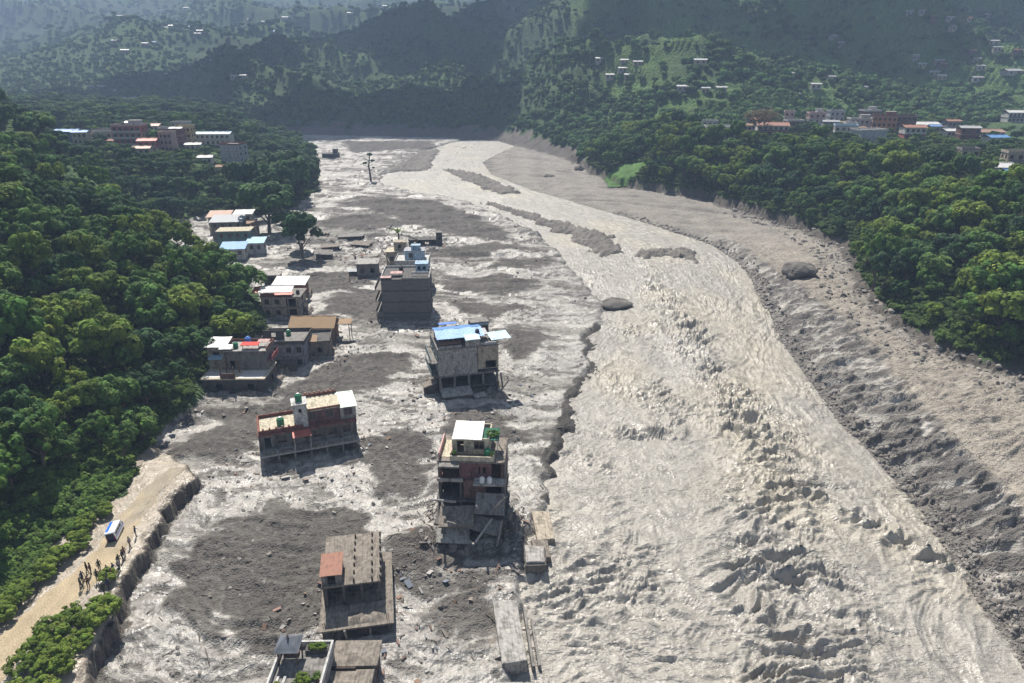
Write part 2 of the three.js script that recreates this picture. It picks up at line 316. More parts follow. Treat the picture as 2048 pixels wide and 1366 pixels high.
// ---------------------------------------------------------------- the torrent: a muddy surface with standing waves along its core
const CORE = [[20, 33], [58, 33.5], [67, 34.4], [80, 36], [94, 43.5], [112, 47], [133, 45], [158, 44.8], [193, 44.5], [230, 46], [290, 25], [380, -30], [450, -50], [600, -30]];
function waterHeight(x, d, t) {
  const edge = smooth(0.02, 0.075, t) * smooth(1, 0.985, t), n0 = t * 57, w1 = fbm(x * 0.06, d * 0.05, 3), w2 = fbm(x * 0.06 + 20, d * 0.06, 3);
  const nx = n0 + w1 * 6, sd = d + w2 * 8;                                       // across and along the flow
  const xc = along(CORE, d) + fbm(3, d * 0.05, 2) * 7, cw = lerp(9, 4.5, smooth(85, 150, d));
  const c1 = Math.exp(-Math.pow((x - xc) / cw, 2)) * (1 - 0.6 * smooth(190, 230, d));
  const c2 = Math.max(Math.exp(-Math.pow((x - 47 - (96 - d) * 0.73) / 3.2, 2)) * smooth(104, 96, d) * smooth(72, 82, d), Math.exp(-Math.pow((x - 25) / 7, 2) - Math.pow((d - 115) / 2.6, 2)) * 1.1, Math.exp(-Math.pow((x - 18) / 8, 2) - Math.pow((d - 70) / 12, 2)) * 0.45);
  const patch = smooth(-0.05, 0.3, fbm(x * 0.055 + 60, d * 0.045, 3)), core = Math.max(c1 * (0.75 + 0.25 * patch), c2), right = smooth(0.42, 0.7, t);
  const calm = 1 - smooth(210, 280, d) * 0.5;
  let h = core * ((ridge(nx * 0.11 + sd * 0.04, sd * 0.25, 3) - 0.3) * 3.2 + (ridge(nx * 0.30, sd * 0.7 - h0(nx, sd), 3) - 0.35) * 1.5);
  h += (1 - right) * (0.4 + patch) * ((ridge(nx * 0.16 + sd * 0.05 + 9, sd * 0.42, 3) - 0.4) * 0.95 + (ridge(nx * 0.35 + 3, sd * 1.1, 2) - 0.4) * 0.30);
  const br = 0.35 + 0.65 * smooth(-0.2, 0.25, noise(nx * 0.09, sd * 0.05));
  h += right * (br * (ridge(nx * 0.17 - sd * 0.03, sd * 0.045, 3) - 0.4) * 0.75 + br * (ridge(nx * 0.5 - sd * 0.12, sd * 0.16, 2) - 0.4) * 0.30 + (0.25 + patch) * (ridge(nx * 0.24 + sd * 0.1, sd * 0.42, 3) - 0.4) * 0.6);
  h += (ridge(x * 0.75 + w1 * 3, d * 1.25, 2) - 0.4) * 0.16 * (0.3 + patch);
  h += noise(x * 1.3, d * 2.0) * 0.05 + fbm(x * 0.03, d * 0.03, 2) * 0.8;
  return (0.1 + h * calm) * edge - 0.45 * (1 - edge);
}
function h0(x, d) { return noise(x * 0.2, d * 0.2) * 0.8; }
{
  const rows = []; for (let d = 30; d < 660; d *= 1.0040) rows.push(d);
  const C = 340, R = rows.length, pos = [], col = [], uv = [], idx = [];
  for (let r = 0; r < R; r++) {
    const d = rows[r], a = along(RIVER_LEFT, d) - 5.5, b = along(RIVER_RIGHT, d) + 1.6;
    for (let c = 0; c < C; c++) {
      const t = c / (C - 1), x = lerp(a, b, t), h = waterHeight(x, d, t);
      pos.push(x, h, -d); uv.push(x, d);
      const j = 1 + fbm(x * 0.08, d * 0.06, 3) * 0.22, silt = smooth(-0.1, 0.3, fbm(x * 0.03 + 50, d * 0.02, 3) + (t - 0.5) * 0.25);
      col.push(lerp(0.35, 0.40, silt) * j, lerp(0.332, 0.37, silt) * j, lerp(0.296, 0.304, silt) * j);
      if (r && c) { const p = r * C + c; idx.push(p - C - 1, p - C, p, p - C - 1, p, p - 1); }
    }
  }
  const g = new THREE.BufferGeometry();
  g.setAttribute('position', new THREE.Float32BufferAttribute(pos, 3)); g.setAttribute('color', new THREE.Float32BufferAttribute(col, 3)); g.setAttribute('uv', new THREE.Float32BufferAttribute(uv, 2));
  g.setIndex(idx); g.computeVertexNormals();
  structure('river', g, M.water, 'muddy brown river in flood with standing waves');
}

// ---------------------------------------------------------------- names, labels, bookkeeping
const taken = new Map();
function numbered(name) { const n = taken.get(name) ?? 0; taken.set(name, n + 1); return n ? name + '_' + String(n).padStart(3, '0') : name; }
function thing(name, label, category, [x, y, z] = [0, 0, 0], turn = 0, group) {
  const o = new THREE.Group(); o.name = numbered(name); o.position.set(x, y, z); o.rotation.y = turn;
  o.userData = { label, category }; if (group) o.userData.group = group;
  scene.add(o); return o;
}
function part(parent, name, geo, mat, label) {
  const m = new THREE.Mesh(Array.isArray(geo) ? mergeGeometries(geo) : geo, mat); m.name = name; m.castShadow = m.receiveShadow = true;
  if (label) m.userData.label = label;
  parent.add(m); return m;
}
function stuff(name, geo, mat, places, label, category) {
  const m = new THREE.InstancedMesh(geo, mat, places.length); m.name = name; m.castShadow = m.receiveShadow = true;
  const q = new THREE.Quaternion(), e = new THREE.Euler(), mt = new THREE.Matrix4(), c = new THREE.Color();
  places.forEach((p, i) => {
    e.set(p.rx ?? 0, p.ry ?? 0, p.rz ?? 0); q.setFromEuler(e);
    mt.compose(new THREE.Vector3(p.x, p.y, -p.d), q, new THREE.Vector3(p.sx ?? p.s, p.sy ?? p.s, p.sz ?? p.s)); m.setMatrixAt(i, mt);
    if (p.c) m.setColorAt(i, c.setRGB(p.c[0], p.c[1], p.c[2]));
  });
  m.userData = { kind: 'stuff', label, category };
  return m;
}
// is a point inside the picture (with a margin)? used only to leave out repeats that the photograph shows nothing of
const pv = new THREE.Vector3(); camera.updateMatrixWorld(); camera.updateProjectionMatrix();
function inView(x, y, d, m = 0.08) { pv.set(x, y, -d).project(camera); return pv.z < 1 && Math.abs(pv.x) < 1 + m && Math.abs(pv.y) < 1 + m; }

// ---------------------------------------------------------------- leaves, crowns, trunks
function leafCloud(seed, { lobes = 9, leaves = 90, leaf = 0.17, spread = 0.62, squash = 0.8, lobeSize = [0.30, 0.46], droop = 0.25 }) {
  const r = rng(seed), pos = [], col = [], idx = [], v = new THREE.Vector3(), t1 = new THREE.Vector3(), t2 = new THREE.Vector3(), n = new THREE.Vector3();
  for (let l = 0; l < lobes; l++) {
    const a = l * 2.399 + r() * 0.8, el = -0.35 + 1.35 * Math.sqrt((l + 0.5) / lobes) * (0.6 + 0.4 * r()), rad = l === 0 ? 0 : spread * (0.35 + 0.75 * Math.sqrt(r()));
    const cx = Math.cos(a) * rad * Math.cos(el * 0.9), cz = Math.sin(a) * rad * Math.cos(el * 0.9), cy = Math.sin(el) * spread * squash, R = lerp(lobeSize[0], lobeSize[1], r());
    const lc = 0.66 + r() * 0.68, yel = r();
    for (let k = 0; k < leaves; k++) {
      const y = 1 - 1.55 * (k + 0.5) / leaves, rr = Math.sqrt(Math.max(0, 1 - y * y)), ph = k * 2.399 + r() * 0.9, bump = R * (0.86 + 0.3 * r());
      n.set(Math.cos(ph) * rr, y, Math.sin(ph) * rr); v.set(cx + n.x * bump, cy + n.y * bump * 0.85, cz + n.z * bump);
      n.x += (r() - 0.5) * 1.1; n.y += (r() - 0.2) * 0.9; n.z += (r() - 0.5) * 1.1; n.normalize();
      t1.set(r() - 0.5, (r() - 0.5) * 0.6 - droop, r() - 0.5).cross(n).normalize(); t2.crossVectors(n, t1);
      const s = leaf * (0.65 + 0.7 * r()), w = s * (0.6 + 0.3 * r()), b = pos.length / 3, dip = s * 0.22;
      for (const [p, q, e] of [[-1, 0, -1], [0, -1, 0.4], [1, 0, -1], [0, 1, 0.4]]) pos.push(v.x + t1.x * p * s + t2.x * q * w + n.x * e * dip, v.y + t1.y * p * s + t2.y * q * w + n.y * e * dip, v.z + t1.z * p * s + t2.z * q * w + n.z * e * dip);
      idx.push(b, b + 1, b + 3, b + 1, b + 2, b + 3);
      const c = lc * (0.75 + 0.5 * r()), cy2 = 0.9 + 0.35 * yel * r();
      for (let q = 0; q < 4; q++) col.push(c * cy2, c, c * (0.85 + 0.2 * r()));
    }
  }
  const g = new THREE.BufferGeometry(); g.setAttribute('position', new THREE.Float32BufferAttribute(pos, 3)); g.setAttribute('color', new THREE.Float32BufferAttribute(col, 3)); g.setIndex(idx); g.computeVertexNormals(); return g;
}
function limb(a, b, ra, rb, sides = 6) {                                        // a tapered, slightly bent branch
  const A = new THREE.Vector3(...a), B = new THREE.Vector3(...b), mid = A.clone().lerp(B, 0.5).add(new THREE.Vector3((ra + rb) * 0.5, 0, (ra - rb) * 0.6));
  const cv = new THREE.QuadraticBezierCurve3(A, mid, B), g = new THREE.TubeGeometry(cv, 4, 1, sides, false), p = g.attributes.position, c = new THREE.Vector3();
  for (let i = 0; i < p.count; i++) { const k = Math.floor(i / (sides + 1)) / 4, R = lerp(ra, rb, k); cv.getPointAt(k, c); p.setXYZ(i, c.x + (p.getX(i) - c.x) * R, c.y + (p.getY(i) - c.y) * R, c.z + (p.getZ(i) - c.z) * R); }
  g.computeVertexNormals(); return g;
}
const leafMat = (r, g, b) => new THREE.MeshPhysicalMaterial({ color: new THREE.Color().setRGB(r, g, b), vertexColors: true, roughness: 0.9, specularIntensity: 0.25, transmission: 0.3, thickness: 0, side: THREE.DoubleSide });
const GREENS = [[0.078, 0.152, 0.028], [0.056, 0.118, 0.032], [0.122, 0.180, 0.028], [0.042, 0.088, 0.032], [0.092, 0.164, 0.038], [0.152, 0.212, 0.032]];
M.leaf = [leafMat(...GREENS[0]), leafMat(...GREENS[1]), leafMat(...GREENS[2]), leafMat(...GREENS[3]), leafMat(...GREENS[4]), leafMat(...GREENS[5])];
M.leafBright = leafMat(0.105, 0.175, 0.038);
M.leafFar = leafMat(0.040, 0.066, 0.030);
M.bark = new THREE.MeshStandardMaterial({ color: new THREE.Color().setRGB(0.11, 0.085, 0.065), roughness: 0.95, bumpMap: scaled(gravelBump, 0.4), bumpScale: 0.02 });
const crowns = [
  leafCloud(11, { lobes: 24, leaves: 64, leaf: 0.095, spread: 0.78, squash: 0.85, lobeSize: [0.13, 0.34] }),
  leafCloud(12, { lobes: 30, leaves: 48, leaf: 0.085, spread: 0.86, squash: 0.7, lobeSize: [0.10, 0.27] }),
  leafCloud(13, { lobes: 18, leaves: 84, leaf: 0.10, spread: 0.72, squash: 1.15, lobeSize: [0.16, 0.40] }),
  leafCloud(14, { lobes: 36, leaves: 40, leaf: 0.08, spread: 0.92, squash: 1.0, lobeSize: [0.08, 0.24] }),
  leafCloud(15, { lobes: 22, leaves: 66, leaf: 0.105, spread: 0.74, squash: 1.4, lobeSize: [0.12, 0.32] }),
];
const trunks = [0, 1, 2].map((k) => { const r = rng(90 + k), gs = [limb([0, -0.35, 0], [0.06 * (k - 1), 0.75, 0.04], 0.075, 0.045)]; for (let i = 0; i < 4; i++) { const a = i * 1.6 + r(); gs.push(limb([0.03 * (k - 1), 0.35 + 0.12 * i, 0.02], [Math.cos(a) * 0.45, 0.85 + 0.25 * r(), Math.sin(a) * 0.45], 0.035, 0.015, 5)); } return mergeGeometries(gs); });
// a tree of crown radius R: the trunk is as tall as asked, the crown sits on it
const treeProtos = new Map();
function tree(name, label, group, x, d, y, R, tall, variant, leaf, turn) {
  const key = variant + '_' + leaf;
  let src = treeProtos.get(key), o;
  if (!src) { src = new THREE.Group(); const t = part(src, 'trunk', trunks[variant % 3], M.bark); const c = part(src, 'crown', crowns[variant], leaf === 'bright' ? M.leafBright : M.leaf[leaf]); c.position.y = 1.25; t.position.y = 0.0; treeProtos.set(key, src); }
  o = src.clone(); o.name = numbered(name); o.position.set(x, y, -d); o.rotation.y = turn; o.rotation.x = Math.sin(x * 3.1) * 0.08; o.rotation.z = Math.cos(d * 2.7) * 0.08; o.scale.set(R * (0.85 + 0.3 * Math.abs(Math.sin(x * 7))), tall / 1.9, R * (0.85 + 0.3 * Math.abs(Math.cos(d * 5))));
  o.userData = { label, category: 'tree', group }; scene.add(o); return o;
}
const footprints = [];                                                          // [x, d, radius] kept free of trees
const blocked = (x, d, m = 0) => footprints.some(([fx, fd, fr]) => (fx - x) ** 2 + (fd - d) ** 2 < (fr + m) ** 2);

// ---------------------------------------------------------------- building kit: sizes in metres, z = 0 is the front face, the house reaches back to z = -depth
const plasterTint = grainTexture(512, tiled((x, y) => { const drip = noise(x * 1.6, y * 0.22), n = fbm(x, y, 4); return 0.78 + n * 0.75 + Math.min(0, drip) * 0.7; }, 10));
const plasterBump = grainTexture(512, tiled((x, y) => 0.5 + fbm(x * 2, y * 2, 4) * 0.6, 10));
const layerTint = grainTexture(512, tiled((x, y) => 0.82 + noise(x * 0.25, y * 2.4) * 0.22 + fbm(x, y, 4) * 0.22, 10));
const corrugated = grainTexture(256, (u) => 0.5 + 0.5 * Math.sin(u * Math.PI * 2 * 8));
const rustTint = grainTexture(512, tiled((x, y) => 0.88 + Math.min(0, fbm(x * 1.2, y * 0.5, 4) + 0.05) * 1.0, 10));
const plaster = (r, g, b, rough = 0.9, tint = plasterTint, size = 5) => new THREE.MeshStandardMaterial({ color: new THREE.Color().setRGB(r, g, b), map: scaled(tint, size), bumpMap: scaled(plasterBump, 3), bumpScale: 0.03, roughness: rough });
const sheetMetal = (r, g, b, rough = 0.45) => new THREE.MeshStandardMaterial({ color: new THREE.Color().setRGB(r, g, b), map: scaled(rustTint, 4), bumpMap: scaled(corrugated, 2), bumpScale: 0.03, roughness: rough, metalness: 0.1 });
Object.assign(M, {
  concrete: plaster(0.25, 0.235, 0.215), concreteDark: plaster(0.12, 0.112, 0.104), concreteLight: plaster(0.42, 0.40, 0.365), poured: plaster(0.16, 0.152, 0.148, 0.92, layerTint, 7),
  muddy: plaster(0.26, 0.225, 0.185), brown: plaster(0.20, 0.125, 0.095), redBrown: plaster(0.24, 0.10, 0.075), maroon: plaster(0.22, 0.11, 0.11), white: plaster(0.60, 0.59, 0.56), cream: plaster(0.62, 0.56, 0.42),
  greyBlue: plaster(0.48, 0.50, 0.54), lilac: plaster(0.30, 0.29, 0.34), teal: plaster(0.16, 0.27, 0.27), orange: plaster(0.62, 0.26, 0.14), pink: plaster(0.62, 0.42, 0.39), red: plaster(0.50, 0.15, 0.13), yellow: plaster(0.62, 0.48, 0.22), paleBlue: plaster(0.44, 0.60, 0.74), beige: plaster(0.46, 0.40, 0.31), blueWall: plaster(0.12, 0.20, 0.48),
  roofWhite: sheetMetal(0.66, 0.65, 0.62), roofBlue: sheetMetal(0.14, 0.30, 0.58), roofPaleBlue: sheetMetal(0.34, 0.52, 0.62), roofRed: sheetMetal(0.46, 0.13, 0.09), roofRust: sheetMetal(0.33, 0.165, 0.115, 0.8), roofGreenish: sheetMetal(0.58, 0.66, 0.58), roofPale: sheetMetal(0.42, 0.42, 0.41), roofGrey: sheetMetal(0.34, 0.36, 0.38), roofBrown: sheetMetal(0.33, 0.22, 0.13, 0.8), roofOrange: sheetMetal(0.40, 0.25, 0.18),
  thatch: plaster(0.36, 0.25, 0.15, 1, layerTint, 2), wood: plaster(0.20, 0.13, 0.08), darkWood: plaster(0.07, 0.05, 0.04), rebar: new THREE.MeshStandardMaterial({ color: 0x4a352a, roughness: 0.8, metalness: 0.3 }),
  frame: new THREE.MeshStandardMaterial({ color: new THREE.Color().setRGB(0.16, 0.12, 0.10), roughness: 0.7 }), frameLight: new THREE.MeshStandardMaterial({ color: new THREE.Color().setRGB(0.55, 0.53, 0.50), roughness: 0.7 }),
  pane: new THREE.MeshStandardMaterial({ color: new THREE.Color().setRGB(0.018, 0.022, 0.028), roughness: 0.12 }),
  tankGreen: new THREE.MeshStandardMaterial({ color: new THREE.Color().setRGB(0.015, 0.17, 0.075), roughness: 0.4 }), tankBlack: new THREE.MeshStandardMaterial({ color: new THREE.Color().setRGB(0.018, 0.018, 0.02), roughness: 0.4 }), tankWhite: new THREE.MeshStandardMaterial({ color: new THREE.Color().setRGB(0.66, 0.65, 0.62), roughness: 0.5 }), tarpBlue: new THREE.MeshStandardMaterial({ color: new THREE.Color().setRGB(0.05, 0.16, 0.5), roughness: 0.5 }), cloth: new THREE.MeshStandardMaterial({ color: new THREE.Color().setRGB(0.6, 0.07, 0.05), roughness: 0.9 }),
});
function B(w, h, d, x = 0, y = 0, z = 0, ry = 0, rx = 0, rz = 0) {              // box: centre x, underside y, centre z; uv in metres
  const g = new THREE.BoxGeometry(w, h, d), uv = g.attributes.uv, dims = [[d, h], [d, h], [w, d], [w, d], [w, h], [w, h]];
  for (let i = 0; i < 24; i++) { const [a, b] = dims[i >> 2]; uv.setXY(i, uv.getX(i) * a + x, uv.getY(i) * b + y); }
  if (rx) g.rotateX(rx); if (rz) g.rotateZ(rz); if (ry) g.rotateY(ry);
  g.translate(x, y + h / 2, z); return g;
}
function W(w, h, t, holes = []) {                                               // wall with real openings: holes are [centre x, sill, width, height]
  const s = new THREE.Shape(); s.moveTo(-w / 2, 0); s.lineTo(w / 2, 0); s.lineTo(w / 2, h); s.lineTo(-w / 2, h); s.closePath();
  for (const [cx, sy, hw, hh] of holes) { const p = new THREE.Path(); p.moveTo(cx - hw / 2, sy); p.lineTo(cx - hw / 2, sy + hh); p.lineTo(cx + hw / 2, sy + hh); p.lineTo(cx + hw / 2, sy); p.closePath(); s.holes.push(p); }
  const g = new THREE.ExtrudeGeometry(s, { depth: t, bevelEnabled: false }); g.translate(0, 0, -t); return g;
}
const frameCache = new Map();
function windowAt(wall, mat, cx, sy, w, h, z = 0, turn = 0, at = [0, 0, 0]) {   // a framed window set in an opening
  const key = w.toFixed(2) + '_' + h.toFixed(2);
  if (!frameCache.has(key)) { const f = W(w + 0.24, h + 0.24, 0.14, [[0, 0.12, w, h]]); f.translate(0, 0, 0.07); frameCache.set(key, [mergeGeometries([f, W(0.07, h - 0.004, 0.06).translate(0, 0.122, 0)]), new THREE.BoxGeometry(w - 0.004, h - 0.004, 0.03).translate(0, h / 2 + 0.12, -0.05)]); }
  const [fg, pg] = frameCache.get(key), f = part(wall, 'window', fg, mat); f.position.set(at[0], at[1], at[2]); f.rotation.y = turn; f.translateX(cx); f.translateY(sy - 0.12); f.translateZ(z);
  part(f, 'pane', pg, M.pane); return f;
}
// one storey of four walls; each side lists its openings, glazed ones as [cx, sill, w, h, true]
function storey(o, { w, dep, y, h, t = 0.2, x = 0, z = 0, mat, front = [], back = [], left = [], right = [], frame = M.frame, skip = '' }) {
  const sides = [['front', w, front, [x, y, z], 0, mat], ['back', w, back, [x, y, z - dep], Math.PI, mat], ['left', dep - 2 * t - 0.004, left, [x - w / 2, y, z - dep / 2], -Math.PI / 2, mat], ['right', dep - 2 * t - 0.004, right, [x + w / 2, y, z - dep / 2], Math.PI / 2, mat]];
  for (const [side, len, holes, at, turn] of sides) {
    if (skip.includes(side[0])) continue;
    const m = part(o, 'wall', W(len, h, t, holes.map((q) => q.slice(0, 4))), mat); m.position.set(...at); m.rotation.y = turn;
    for (const [cx, sy, ww, hh, glazed] of holes) if (glazed) windowAt(m, frame, cx, sy, ww, hh);
  }
}
const slab = (o, w, d, y, x, z, mat, th = 0.22, name = 'floor_slab') => part(o, name, B(w, th, d, x, y, z), mat);
const row = (n, from, to) => Array.from({ length: n }, (_, i) => (n === 1 ? (from + to) / 2 : lerp(from, to, i / (n - 1))));
function columns(o, xs, zs, y, h, mat, s = 0.35) { for (const x of xs) for (const z of zs) part(o, 'column', B(s, h, s, x, y, z), mat); }
function parapet(o, w, dep, y, x, z, mat, h = 0.9, t = 0.15, skip = '') {
  if (!skip.includes('f')) part(o, 'parapet', B(w, h, t, x, y, z - t / 2), mat);
  if (!skip.includes('b')) part(o, 'parapet', B(w, h, t, x, y, z - dep + t / 2), mat);
  if (!skip.includes('l')) part(o, 'parapet', B(t, h, dep - 2 * t - 0.004, x - w / 2 + t / 2, y, z - dep / 2), mat);
  if (!skip.includes('r')) part(o, 'parapet', B(t, h, dep - 2 * t - 0.004, x + w / 2 - t / 2, y, z - dep / 2), mat);
}
function sheetRoof(o, w, d, x, y, z, mat, tilt = 0.12, turn = 0, name = 'sheet_roof') { const g = new THREE.BoxGeometry(w, 0.06, d, 12, 1, 2), p = g.attributes.position, uv = g.attributes.uv; for (let i = 0; i < p.count; i++) { uv.setXY(i, p.getX(i), p.getZ(i)); p.setY(i, p.getY(i) + Math.sin(p.getX(i) * 1.7 + p.getZ(i)) * 0.03); } g.rotateX(tilt); g.rotateY(turn); g.translate(x, y, z); g.computeVertexNormals(); return part(o, name, g, mat); }
const tankGeo = (() => { const p = [[0, 0], [0.5, 0], [0.52, 0.04]]; for (let i = 0; i < 6; i++) { const y = 0.1 + i * 0.15; p.push([0.52, y], [0.49, y + 0.05], [0.52, y + 0.1]); } p.push([0.5, 1.02], [0.36, 1.14], [0.2, 1.18], [0.2, 1.24], [0, 1.25]); return new THREE.LatheGeometry(p.map(([a, b]) => new THREE.Vector2(a, b)), 16); })();
const lidGeo = new THREE.LatheGeometry([[0, 0.06], [0.16, 0.05], [0.23, 0.02], [0.23, -0.03], [0, -0.03]].map(([a, b]) => new THREE.Vector2(a, b)).reverse(), 14);
const v3 = new THREE.Vector3();
function tank(house, lx, ly, lz, r, mat, label, lidMat) {                       // a water tank standing on a house
  house.updateMatrixWorld(); v3.set(lx, ly, lz).applyMatrix4(house.matrixWorld);
  const t = thing('water_tank', label, 'water tank', [v3.x, v3.y, v3.z], 0, 'water tanks on roofs');
  const b = part(t, 'barrel', tankGeo, mat); b.scale.setScalar(r * 2); const l = part(t, 'lid', lidGeo, lidMat ?? mat); l.scale.setScalar(r * 2); l.position.y = r * 2 * 1.25 + 0.02;
  return t;
}
function house(name, label, category, x, d, turn, { sink = 0.4, y, group, clear = 8 } = {}) { footprints.push([x, d, clear]); return thing(name, label, category, [x, (y ?? heightAt(x, d)) - sink, -d], turn, group); }
function rebars(o, list, mat = M.rebar) { for (const [x, y, z, h] of list) part(o, 'rebar', mergeGeometries([[-0.1, -0.1], [0.1, -0.1], [0.1, 0.1], [-0.1, 0.1]].map(([a, b], i) => new THREE.CylinderGeometry(0.018, 0.018, h * (0.8 + 0.2 * (i % 3)), 4).rotateZ(0.1 * (i - 1.5)).translate(x + a, y + h / 2, z + b))), mat); }
function mudHeap(o, w, d, h, x, y, z, seed, mat = M.muddy) {                    // a low uneven heap of mud lying on a slab
  const g = new THREE.PlaneGeometry(w, d, 18, 12); g.rotateX(-Math.PI / 2); const p = g.attributes.position, uv = g.attributes.uv;
  for (let i = 0; i < p.count; i++) { const u = p.getX(i), v = p.getZ(i), e = smooth(0, 0.3, Math.min(1 - Math.abs(u) / (w / 2), 1 - Math.abs(v) / (d / 2))); p.setY(i, e * h * (0.6 + fbm(u * 0.8 + seed, v * 0.8, 3) * 1.3)); uv.setXY(i, u, v); }
  g.translate(x, y + 0.01, z); g.computeVertexNormals(); return part(o, 'mud_layer', g, mat);
}

// ---------------------------------------------------------------- houses standing in the mud, nearest first
{ // two-storey frame building with a red stair head, half buried
  const o = house('concrete_house', 'grey two storey frame house with rust red stairhead roof, mud on its slabs', 'house', -18.3, 63.7, 0.18, { y: 0.9, clear: 11, sink: 0.6 });
  slab(o, 8.6, 13, 3.3, 0.1, -5.6, M.muddy); slab(o, 7.0, 9.6, 6.5, -0.3, -7.6, M.muddy);
  columns(o, row(4, -3.7, 3.8), [0.3, -5.5, -10.5], 0, 3.3, M.concreteDark); columns(o, row(4, -3.4, 2.9), [-3.1, -7.4, -11.8], 3.52, 2.98, M.concreteDark);
  part(o, 'wall', W(8.2, 3.2, 0.2), M.concreteDark).position.set(0.1, 0.05, -11.7); part(o, 'wall', W(8, 3.2, 0.2, [[-2, 1, 1.2, 1.2]]), M.poured).position.set(0.1, 0.05, -4);
  const lw = part(o, 'wall', W(8.6, 2.95, 0.2, [[-1, 1, 1.4, 1.3], [2.4, 1, 1.4, 1.3]]), M.concreteDark); lw.position.set(-3.72, 3.53, -7.4); lw.rotation.y = -Math.PI / 2;
  part(o, 'wall', W(6.9, 2.95, 0.2, [[-1.8, 0, 1, 2.1], [1.2, 0.9, 1.3, 1.2]]), M.concreteDark).position.set(-0.3, 3.53, -5.2);
  const rw = part(o, 'wall', W(8, 3.2, 0.18), M.concreteDark); rw.position.set(4.1, 0.05, -4.4); rw.rotation.y = Math.PI / 2;
  mudHeap(o, 8.2, 3.6, 0.5, 0.2, 3.52, -1.4, 3); mudHeap(o, 4.8, 8.4, 0.3, 0.7, 6.72, -7.6, 9);
  for (const x of [-0.05, 2.1, 3.1]) for (const z of row(7, -3.2, -11.6)) part(o, 'stub_column', B(0.2, 0.5, 0.26, x, 6.72, z), M.darkWood);
  storey(o, { w: 2.3, dep: 3.6, y: 6.72, h: 1.5, x: -2.6, z: -3.2, mat: M.concrete, front: [[0, 0.0, 0.9, 1.2]] });
  sheetRoof(o, 2.6, 4.0, -2.6, 8.3, -4.9, M.roofRust, 0.05);
  rebars(o, [[3.7, 3.5, 0.2, 0.9], [-3.6, 3.5, 0.2, 0.7], [0.4, 3.5, 0.3, 0.8], [2.9, 6.7, -3.1, 0.7]]);
  part(o, 'fallen_beam', B(0.22, 3.4, 0.22, -1.1, 0.2, 0.75, 0, 0.25, 0.1), M.concreteLight); part(o, 'fallen_beam', B(0.2, 2.6, 0.2, 1.6, 0.5, 0.7, 0, 0.15, -0.05), M.concreteLight);
  mudHeap(o, 4.5, 3.4, 1.4, -2.4, 0.3, 1.2, 14);
}
{ // plain buried slab roof beside the roof garden
  const o = house('concrete_house', 'low flat roofed house under smooth grey mud, beside the roof garden', 'house', -16.9, 52.2, 0.02, { y: 0.5, clear: 7 });
  storey(o, { w: 4.6, dep: 7, y: 0, h: 4.9, mat: M.concreteDark, right: [[-1, 2.2, 1.3, 1.4, true], [1.6, 2.2, 1.3, 1.4, true]], front: [[0, 2.2, 1.4, 1.4, true]] });
  slab(o, 5.1, 3.3, 4.92, -0.1, -1.6, M.muddy, 0.3, 'roof_slab'); slab(o, 5.1, 3.5, 5.05, 0.15, -5.35, M.muddy, 0.3, 'roof_slab'); mudHeap(o, 4.6, 3.0, 0.18, 0.1, 5.35, -5.3, 22); mudHeap(o, 4.6, 2.9, 0.16, -0.1, 5.22, -1.6, 23);
  part(o, 'beam', B(2.6, 0.25, 0.3, -0.8, 5.23, -3.3), M.darkWood);
}
